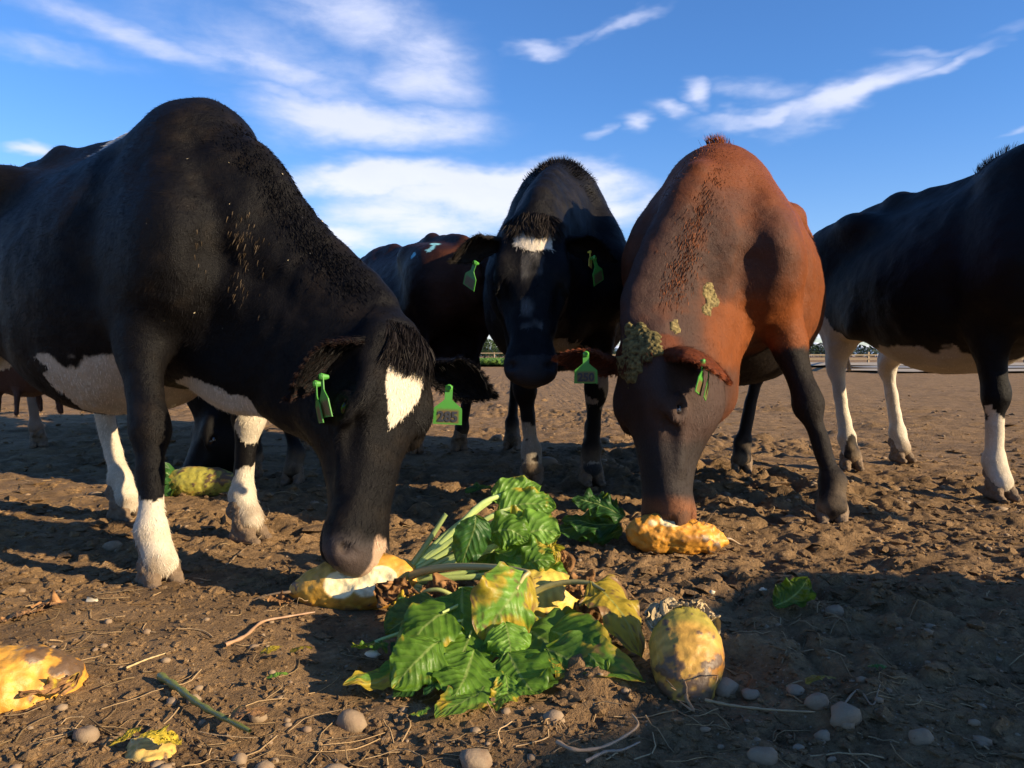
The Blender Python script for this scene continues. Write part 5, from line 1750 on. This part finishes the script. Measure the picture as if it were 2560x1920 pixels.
# ---- loose leaves, stalks, peelings
def loose(name, label, cat, blade, width, **kw):
    c = np.mean([at(*p) for p in blade], 0)
    off = np.array([c[0], c[1], 0])
    e = empty(name, tuple(off)); tag(e, label, cat)
    leaf(e, [at(*p) - off for p in blade], width, **kw)
    return e


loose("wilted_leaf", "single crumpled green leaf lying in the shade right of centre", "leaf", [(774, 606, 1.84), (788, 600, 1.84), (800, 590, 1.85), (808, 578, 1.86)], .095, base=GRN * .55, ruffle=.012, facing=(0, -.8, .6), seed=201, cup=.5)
loose("yellow_leaf", "small yellow leaf on the soil left of the heap, the left of two", "leaf", [(260, 669, 1.535), (268, 663, 1.54), (275, 658, 1.56), (282, 656, 1.57)], .035, base=YEL * .8, yel=.5, ruffle=.003, facing=(0, -.5, .85), seed=202)
loose("yellow_leaf", "small olive yellow leaf on the soil nearest the heap, right of two", "leaf", [(290, 666, 1.54), (298, 662, 1.55), (306, 661, 1.555), (313, 663, 1.55)], .025, base=YEL * .5, yel=.3, ruffle=.003, facing=(0, -.5, .85), seed=203)
loose("green_leaf_scrap", "torn bright green leaf scrap on the soil at left of the front leaves", "leaf", [(267, 698, 1.415), (274, 697, 1.42), (282, 695, 1.42), (289, 693, 1.425)], .022, base=LGR, ruffle=.004, facing=(0, -.5, .85), seed=204)
loose("dry_leaf", "curled papery dead leaf on the sunlit soil at the left edge", "leaf", [(0, 640, 1.74), (15, 632, 1.76), (30, 626, 1.78), (48, 618, 1.80)], .07, base=BRN * 1.8, brn=.4, dry=True, ruffle=.014, facing=(0, -.7, .7), seed=205)
loose("dry_leaf", "pale crumpled leaf skeleton behind the chewed beet at left", "leaf", [(38, 615, 1.83), (45, 608, 1.84), (53, 610, 1.84), (60, 620, 1.82)], .06, base=BRN * 1.7, brn=.3, dry=True, ruffle=.02, facing=(0, -.7, .7), seed=206)
loose("dry_leaf", "curled orange brown leaf at the bottom edge, left of centre", "leaf", [(236, 745, 1.26), (246, 736, 1.28), (258, 740, 1.27), (262, 752, 1.25)], .05, base=BRN * 1.5, brn=.5, yel=.3, dry=True, ruffle=.012, facing=(0, -.8, .6), seed=207)
loose("rotten_leaf", "flat yellowish rotten leaf scrap among the shaded stones", "leaf", [(806, 708, 1.40), (815, 702, 1.41), (826, 703, 1.41), (836, 708, 1.40)], .03, base=YEL * .4, yel=.3, brn=.3, ruffle=.003, facing=(0, -.5, .85), seed=208)
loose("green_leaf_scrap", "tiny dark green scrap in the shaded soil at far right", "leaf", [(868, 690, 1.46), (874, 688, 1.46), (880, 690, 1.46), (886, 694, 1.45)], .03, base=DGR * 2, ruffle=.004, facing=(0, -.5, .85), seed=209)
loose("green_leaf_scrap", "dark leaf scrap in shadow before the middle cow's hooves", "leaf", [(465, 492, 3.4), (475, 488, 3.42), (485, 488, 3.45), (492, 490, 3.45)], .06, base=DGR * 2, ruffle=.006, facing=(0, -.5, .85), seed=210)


def strand(name, label, cat, pts, r, col, par=None):
    W_ = np.array([gat(px, py, .012 if len(q) == 0 else q[0]) for px, py, *q in pts])
    P = bez(W_, 26)
    P[:, 2] = np.maximum(P[:, 2], gh(P[:, 0], P[:, 1]) + r * .6)
    v_, q_ = tubes(P, np.linspace(r, r * .5, 26) * (1 + .2 * np.sin(np.arange(26) * 1.7)), 6)
    o = link(name, mesh_np(name, v_, q_, M_STEM, True, np.tile(np.asarray(col, float), (len(v_), 1))))
    tag(o, label, cat)
    return o


strand("withered_stalk", "thick withered green stalk lying on the soil at lower left", "stalk", [(160, 676), (178, 688), (196, 702), (218, 715), (250, 731)], .0075, (.15, .17, .045))
strand("bent_root", "long curved pale root lying below the right end of the heap", "root", [(557, 742), (575, 750), (600, 748), (622, 738), (638, 725), (632, 714)], .0035, (.30, .21, .13))
strand("bent_root", "thin forked root on shaded ground right of the curved one", "root", [(585, 762), (605, 752), (622, 750), (640, 742)], .003, (.26, .19, .13))
strand("dry_twig", "forked tan twig on sunlit soil between the left hoof and the heap", "twig", [(225, 645), (245, 636), (262, 622), (285, 617), (315, 612)], .0045, (.34, .20, .11))
strand("dry_twig", "thin bent twig by the inner front hoof of the left cow", "twig", [(225, 570), (240, 558), (252, 545), (262, 535, .03)], .003, (.22, .15, .08))
strand("long_straw", "long straight straw crossing the shaded soil right of the upright beet", "straw", [(705, 700), (735, 706), (775, 710), (815, 712)], .0028, (.28, .20, .10))
strand("dry_twig", "short dark twig with a fork in the lower right shade", "twig", [(838, 712), (858, 690), (872, 705), (880, 690)], .0022, (.20, .14, .08))
strand("pale_straw", "thin pale straw on sunlit soil at the far left", "straw", [(126, 668), (145, 660), (160, 655), (175, 650)], .0022, (.45, .32, .15))
o = link("white_scrap", mesh_np("white scrap", *[icoV2 * np.array([.014, .007, .008]) * (1 + .3 * fbm(icoV2[:, 0] * 3, icoV2[:, 1] * 3, icoV2[:, 2] * 3, 2, 3))[:, None], icoF2], plain("chewed beet flesh", (.62, .60, .52), .6)))
o.location = gat(373, 654, .012); tag(o, "small white chewed scrap on the soil left of the heap", "scrap")
for (px, py, w_, lb) in [(92, 604, .022, "pale chewed beet chip on the sunlit soil at left"), (763, 590, .010, "tiny white chip beside the loose wilted leaf"), (905, 622, .012, "pale crumb in the shade at right"), (712, 592, .008, "tiny white fleck behind the upright beet")]:
    o = link("white_scrap", mesh_np("chip", (icoV2 * (1 + .4 * fbm(icoV2[:, 0] * 2 + px, icoV2[:, 1] * 2, icoV2[:, 2] * 2, 2, px))[:, None]) * np.array([w_, w_ * .7, w_ * .6]), icoF2, plain("chewed beet flesh", (.60, .52, .36), .6)))
    o.location = gat(px, py, .012); tag(o, lb, "scrap")

# straw litter (stuff)
rsS = np.random.default_rng(77)
parts = []
cols = []
for k_ in range(950):
    uu = rsS.random()
    y = 1 / (1 / 1.0 + uu * (1 / 9.0 - 1))
    x = (rsS.random() * 2 - 1) * (y * .75 + .1)
    Ls = rsS.uniform(.02, .11) * (1 if y < 3 else 1.6)
    an = rsS.random() * 6.28
    d = np.array([math.cos(an), math.sin(an), 0])
    pd = np.array([-d[1], d[0], 0]) * rsS.normal(0, .25) * Ls
    P = bez([np.array([x, y, 0]), np.array([x, y, 0]) + d * Ls * .5 + pd, np.array([x, y, 0]) + d * Ls], 6)
    P[:, 2] = gh(P[:, 0], P[:, 1]) + .003 + rsS.random() * .012 * np.linspace(0, 1, 6) * (rsS.random() < .5)
    v_, q_ = tubes(P, rsS.uniform(.0006, .0017) * (1 if y < 3 else 1.5), 3)
    parts.append((v_, q_))
    cols.append(np.tile(np.array([.34, .23, .12]) * rsS.uniform(.35, 1.25), (len(v_), 1)))
V, F = join(parts)
o = link("straw_litter", mesh_np("straw", V, F, M_DRY, True, np.vstack(cols))); o["kind"] = "stuff"; o["label"] = "bits of straw and rootlets strewn over the soil"
# ================================================================ the distance
def sheet(name, pts, z, mat, sub=1):
    V = np.array([(x, y, z) for x, y in pts], float)
    o = link(name, mesh_np(name, V, np.array([list(range(len(pts)))]), mat)); o["kind"] = "structure"
    return o


M_CROP = plain("crop leaves", (.085, .17, .03), .6, .7, .4)
M_TRACK = plain("pale gravel", (.30, .25, .19), .9, 1.5, .4, .5)
M_SHADE = plain("grey yard", (.20, .20, .21), .9, 1.2, .2, .4)  # grey colour stands in for shade on the gravel
M_WOOD = plain("weathered timber", (.24, .18, .11), .8, 8, .3, .4)
# crop field seen between the cows (left half of the horizon)
rs = np.random.default_rng(5)
sheet("crop_field", [(-160, 44), (6, 44), (6, 84), (-160, 84)], .10, plain("crop ground", (.05, .09, .02), .9, .5, .4))
n = 9000
cx = rs.uniform(-30, 5, n); cyy = 44 + 40 * rs.random(n) ** 1.6
parts = []
bt = []
for k in range(6):
    a = k * 1.047
    bt.append([(0, 0, 0), (math.cos(a) * .16 - math.sin(a) * .07, math.sin(a) * .16 + math.cos(a) * .07, .22), (math.cos(a) * .2 + math.sin(a) * .05, math.sin(a) * .2 - math.cos(a) * .05, .12)])
bt = np.array(bt).reshape(-1, 3)
sc1 = rs.uniform(.8, 1.7, (n, 1, 1)); ro = rs.random(n) * 6.28
ca, sa = np.cos(ro)[:, None], np.sin(ro)[:, None]
V = bt[None] * sc1
V = np.stack([V[..., 0] * ca - V[..., 1] * sa + cx[:, None], V[..., 0] * sa + V[..., 1] * ca + cyy[:, None], V[..., 2] + .08], -1).reshape(-1, 3)
F = np.arange(len(V)).reshape(-1, 3)
o = link("beet_crop", mesh_np("beet crop", V, F, M_CROP, False)); o["kind"] = "stuff"; o["label"] = "green leafy crop growing beyond the bare soil"


def tree_mesh(kind, seed, col1, col2):
    rs = np.random.default_rng(seed)
    n = 1500 if kind == "conifer" else 1300
    z = rs.random(n) ** (.8)
    if kind == "conifer":
        r = (1 - z) ** .8 * .20 * (.7 + .5 * np.abs(np.sin(z * 34 + rs.normal(0, .3, n)))) + .01
        zz = .10 + z * .90
    else:
        r = np.sqrt(np.clip(1 - (z * 2 - 1) ** 2, 0, 1)) * .30 + .02
        zz = .22 + z * .76
    an = rs.random(n) * 6.28
    lob = 1 + .35 * vnoise(np.cos(an) * 1.6 + seed, np.sin(an) * 1.6, zz * 5, seed)
    rr = r * np.sqrt(rs.random(n)) ** .5 * lob
    P = np.stack([np.cos(an) * rr, np.sin(an) * rr, zz + rs.normal(0, .012, n)], 1)
    s1 = rs.normal(0, 1, (n, 3)); s2 = rs.normal(0, 1, (n, 3))
    sz = .024 if kind == "conifer" else .032
    V = np.stack([P, P + s1 * sz, P + s2 * sz - [0, 0, .01]], 1).reshape(-1, 3)
    cc = np.where(rs.random((n, 1)) < .5, np.array(col1), np.array(col2)) * rs.uniform(.6, 1.3, (n, 1))
    cr = mesh_np("crown", V, np.arange(3 * n).reshape(-1, 3), M_TREE, False, np.repeat(cc, 3, 0))
    tv, tq = tubes(bez([(0, 0, 0), (.004, 0, .3), (-.003, .003, .6), (0, 0, .9)], 7), np.linspace(.022, .004, 7), 6)
    tr = mesh_np("trunk", tv, tq, M_STEMW, True)
    return cr, tr


M_TREE = attr_mat("tree leaves", .7, .2, 3, 0, .3)
M_STEMW = plain("tree bark", (.09, .065, .045), .9)
T1 = [tree_mesh("conifer", 1, (.020, .050, .018), (.035, .070, .025)), tree_mesh("conifer", 2, (.018, .045, .02), (.03, .06, .025)), tree_mesh("round", 3, (.035, .065, .02), (.05, .08, .03))]
T2 = [tree_mesh("round", 4, (.020, .040, .026), (.028, .052, .03)), tree_mesh("conifer", 5, (.018, .038, .026), (.026, .046, .03))]  # blue-green tint puts distance haze into the leaf colours


def plant(variant, x, y, h, wd, name, label, group):
    e = empty(name, (x, y, 0), random.random() * 6.28)
    e.scale = (h * wd, h * wd, h)
    tag(e, label, "tree", group)
    link("crown", variant[0], e); link("trunk", variant[1], e)


ORD = ["leftmost", "second from the left", "third from the left", "fourth from the left", "fifth from the left", "sixth from the left", "seventh from the left", "eighth from the left", "rightmost"]
random.seed(11)
for k in range(9):
    px = 463 + k * 5.2 + random.uniform(-1, 1)
    d = 150 + random.uniform(-6, 10)
    hh = random.uniform(3.4, 4.4) * (1.2 if k in (2, 4) else .92)
    plant(T1[k % 3], (px - 512) / FPX * d, d, hh, 1.4, "conifer" if k % 3 < 2 else "hedge_tree", "far tree above the green crop, " + ORD[k] + " of the gap", "shelterbelt trees beyond the crop")
for k in range(9):
    d = 300 + random.uniform(-6, 10)
    px = 800 + k * 5.4 + random.uniform(-1, 1)
    plant(T2[k % 2], (px - 512) / FPX * d, d, random.uniform(4.2, 5.6), 1.5, "pine_tree", "distant pine beyond the timber fence, " + ORD[k] + " in the row", "far tree line beyond the fence")


def belt(name, label, variants, spots):
    Vs, Fs, Cs, o_ = [], [], [], 0
    for k, (x, y, h, w_) in enumerate(spots):
        me = variants[k % len(variants)][0]
        V = np.zeros(len(me.vertices) * 3, np.float32); me.vertices.foreach_get("co", V); V = V.reshape(-1, 3)
        c = np.zeros(len(V) * 4, np.float32); me.color_attributes["coat"].data.foreach_get("color", c); c = c.reshape(-1, 4)[:, :3]
        keep = np.repeat(np.random.default_rng(k).random(len(V) // 3) < .5, 3)
        V = V[keep] * np.array([h * w_, h * w_, h]) + np.array([x, y, 0]); Vs.append(V); Cs.append(c[keep])
    V = np.vstack(Vs)
    o = link(name, mesh_np(name, V, np.arange(len(V)).reshape(-1, 3), M_TREE, False, np.vstack(Cs)))
    o["kind"] = "stuff"; o["label"] = label


rb = np.random.default_rng(12)
belt("shelterbelt", "row of dark trees along the far side of the green crop", T1, [(x + rb.uniform(-.5, .5), 156 + rb.uniform(-5, 8), rb.uniform(3.2, 4.2), 1.4) for x in np.arange(-90, 14, 1.5) if not (-9.6 < x < -.9)])
belt("tree_line", "continuous line of distant dark trees behind the fences at right", T2, [(x + rb.uniform(-1, 1), 306 + rb.uniform(-5, 15), rb.uniform(4.0, 5.4), 1.5) for x in np.arange(30, 300, 2.6) if not (107 < x < 126)])
# far wood closing the horizon
rs = np.random.default_rng(8)
n = 26000
wx_ = rs.uniform(-900, 900, n); hz = 7 + 3 * vnoise(wx_ * .03, wx_ * 0)
P = np.stack([wx_, 620 + rs.uniform(0, 30, n), rs.random(n) * hz], 1)
V = np.stack([P, P + rs.normal(0, 1.3, (n, 3)), P + rs.normal(0, 1.3, (n, 3))], 1).reshape(-1, 3)
o = link("distant_wood", mesh_np("wood", V, np.arange(3 * n).reshape(-1, 3), plain("far wood", (.030, .050, .035), .9), False)); o["kind"] = "stuff"; o["label"] = "low dark line of distant woodland on the horizon"
# snowy mountains at the right
mx_ = np.linspace(-200, 5200, 240); my_ = np.linspace(0, 900, 24)
MX, MY = np.meshgrid(mx_, my_)
pk_ = np.abs(fbm(MX * .0022 + 3, MY * .003, None, 5, 77))
prof = np.sin(np.clip(MY / 900, 0, 1) * np.pi)
hpk = 78 + 62 * np.exp(-((MX - 1905) / 150) ** 2)
MZ = prof * hpk * (1.05 - pk_ * .8) - 6
V = np.stack([MX.ravel(), 5000 + MY.ravel(), MZ.ravel()], 1)
i = np.arange(23)[:, None] * 240; j = np.arange(239)[None]
F = np.stack([i + j, i + j + 1, i + 240 + j + 1, i + 240 + j], -1).reshape(-1, 4)
m, t = new_mat("snowy mountain")
P = t.n("ShaderNodeNewGeometry").outputs["Position"]
sz = t.n("ShaderNodeSeparateXYZ"); t.t.links.new(P, sz.inputs[0])
f = t.m("ADD", t.m("MULTIPLY", sz.outputs[2], 1 / 90.0), t.m("MULTIPLY", t.noise(P, .02, 5, .6), .6))
col = t.mix(t.smooth(f, .75, 1.05), (.20, .30, .46), (.72, .78, .88))  # blue lower tone is distance haze painted into the rock
finish(t, t.n("ShaderNodeBsdfPrincipled", {"Base Color": col, "Roughness": .9}).outputs[0])
o = link("mountains", mesh_np("mountains", V, F, m)); o["kind"] = "structure"


def box(c, s_, rz=0, bev=0.0):
    V = np.array([(x, y, z) for x in (-.5, .5) for y in (-.5, .5) for z in (-.5, .5)]) * np.array(s_)
    ca, sa = math.cos(rz), math.sin(rz)
    V = np.stack([V[:, 0] * ca - V[:, 1] * sa, V[:, 0] * sa + V[:, 1] * ca, V[:, 2]], 1) + np.array(c)
    F = np.array([[0, 1, 3, 2], [4, 6, 7, 5], [0, 4, 5, 1], [2, 3, 7, 6], [0, 2, 6, 4], [1, 5, 7, 3]])
    return V, F


def fence(x0, y0_, x1, y1, n, h, label, pw, name="timber_fence", rails=(.35, .72)):
    e = empty(name, (x0, y0_, 0)); tag(e, label, "fence")
    for k in range(n):
        t_ = k / (n - 1)
        w_ = pw * (1.6 if k == 0 else 1)
        hh = h * (1.05 if k == 0 else 1)
        V, F = box(((x1 - x0) * t_, (y1 - y0_) * t_, hh / 2), (w_, w_, hh), random.random())
        link("post", mesh_np("post", V, F, M_WOOD, False), e)
    L = math.hypot(x1 - x0, y1 - y0_); a = math.atan2(y1 - y0_, x1 - x0)
    for r_ in rails:
        V, F = box(((x1 - x0) / 2 + .0, (y1 - y0_) / 2 - pw * .6, h * r_), (L, .04, .11), a)
        link("rail", mesh_np("rail", V, F, M_WOOD, False), e)
    return e


fence(12.35, 31, 27.0, 66, 6, .82, "weathered timber fence leading away from a thick post, seen right of the red cow", .17)
fence(6, 68, 56, 72, 15, .95, "far post and rail fence running across below the right tree line", .14)
fence(-40, 87, 5, 87, 14, 1.0, "row of thin fence posts beyond the green crop", .10, rails=(.9,))
for (nm, x0, y0_, x1, y1, z, mt) in [("gravel_track", 13, 27.5, 60, 33, .075, M_TRACK), ("shade_strip", 16, 34, 60, 40, .10, M_SHADE), ("gravel_track", 12, 41, 80, 60, .12, M_TRACK)]:  # the grey middle sheet is a painted band of shade
    xs_ = np.linspace(x0, x1, 40); ys_ = np.linspace(y0_, y1, 6)
    XX, YY = np.meshgrid(xs_, ys_)
    YY = YY + vnoise(XX * .3, XX * 0) * .8
    XX = XX + vnoise(YY * .6, YY * 0 + 3) * 1.5
    V = np.stack([XX.ravel(), YY.ravel(), np.full(XX.size, z) + .02 * vnoise(XX.ravel() * .8, YY.ravel() * .8)], 1)
    i = np.arange(5)[:, None] * 40; j = np.arange(39)[None]
    F = np.stack([i + j, i + j + 1, i + 40 + j + 1, i + 40 + j], -1).reshape(-1, 4)
    o = link(nm, mesh_np(nm, V, F, mt)); o["kind"] = "structure"
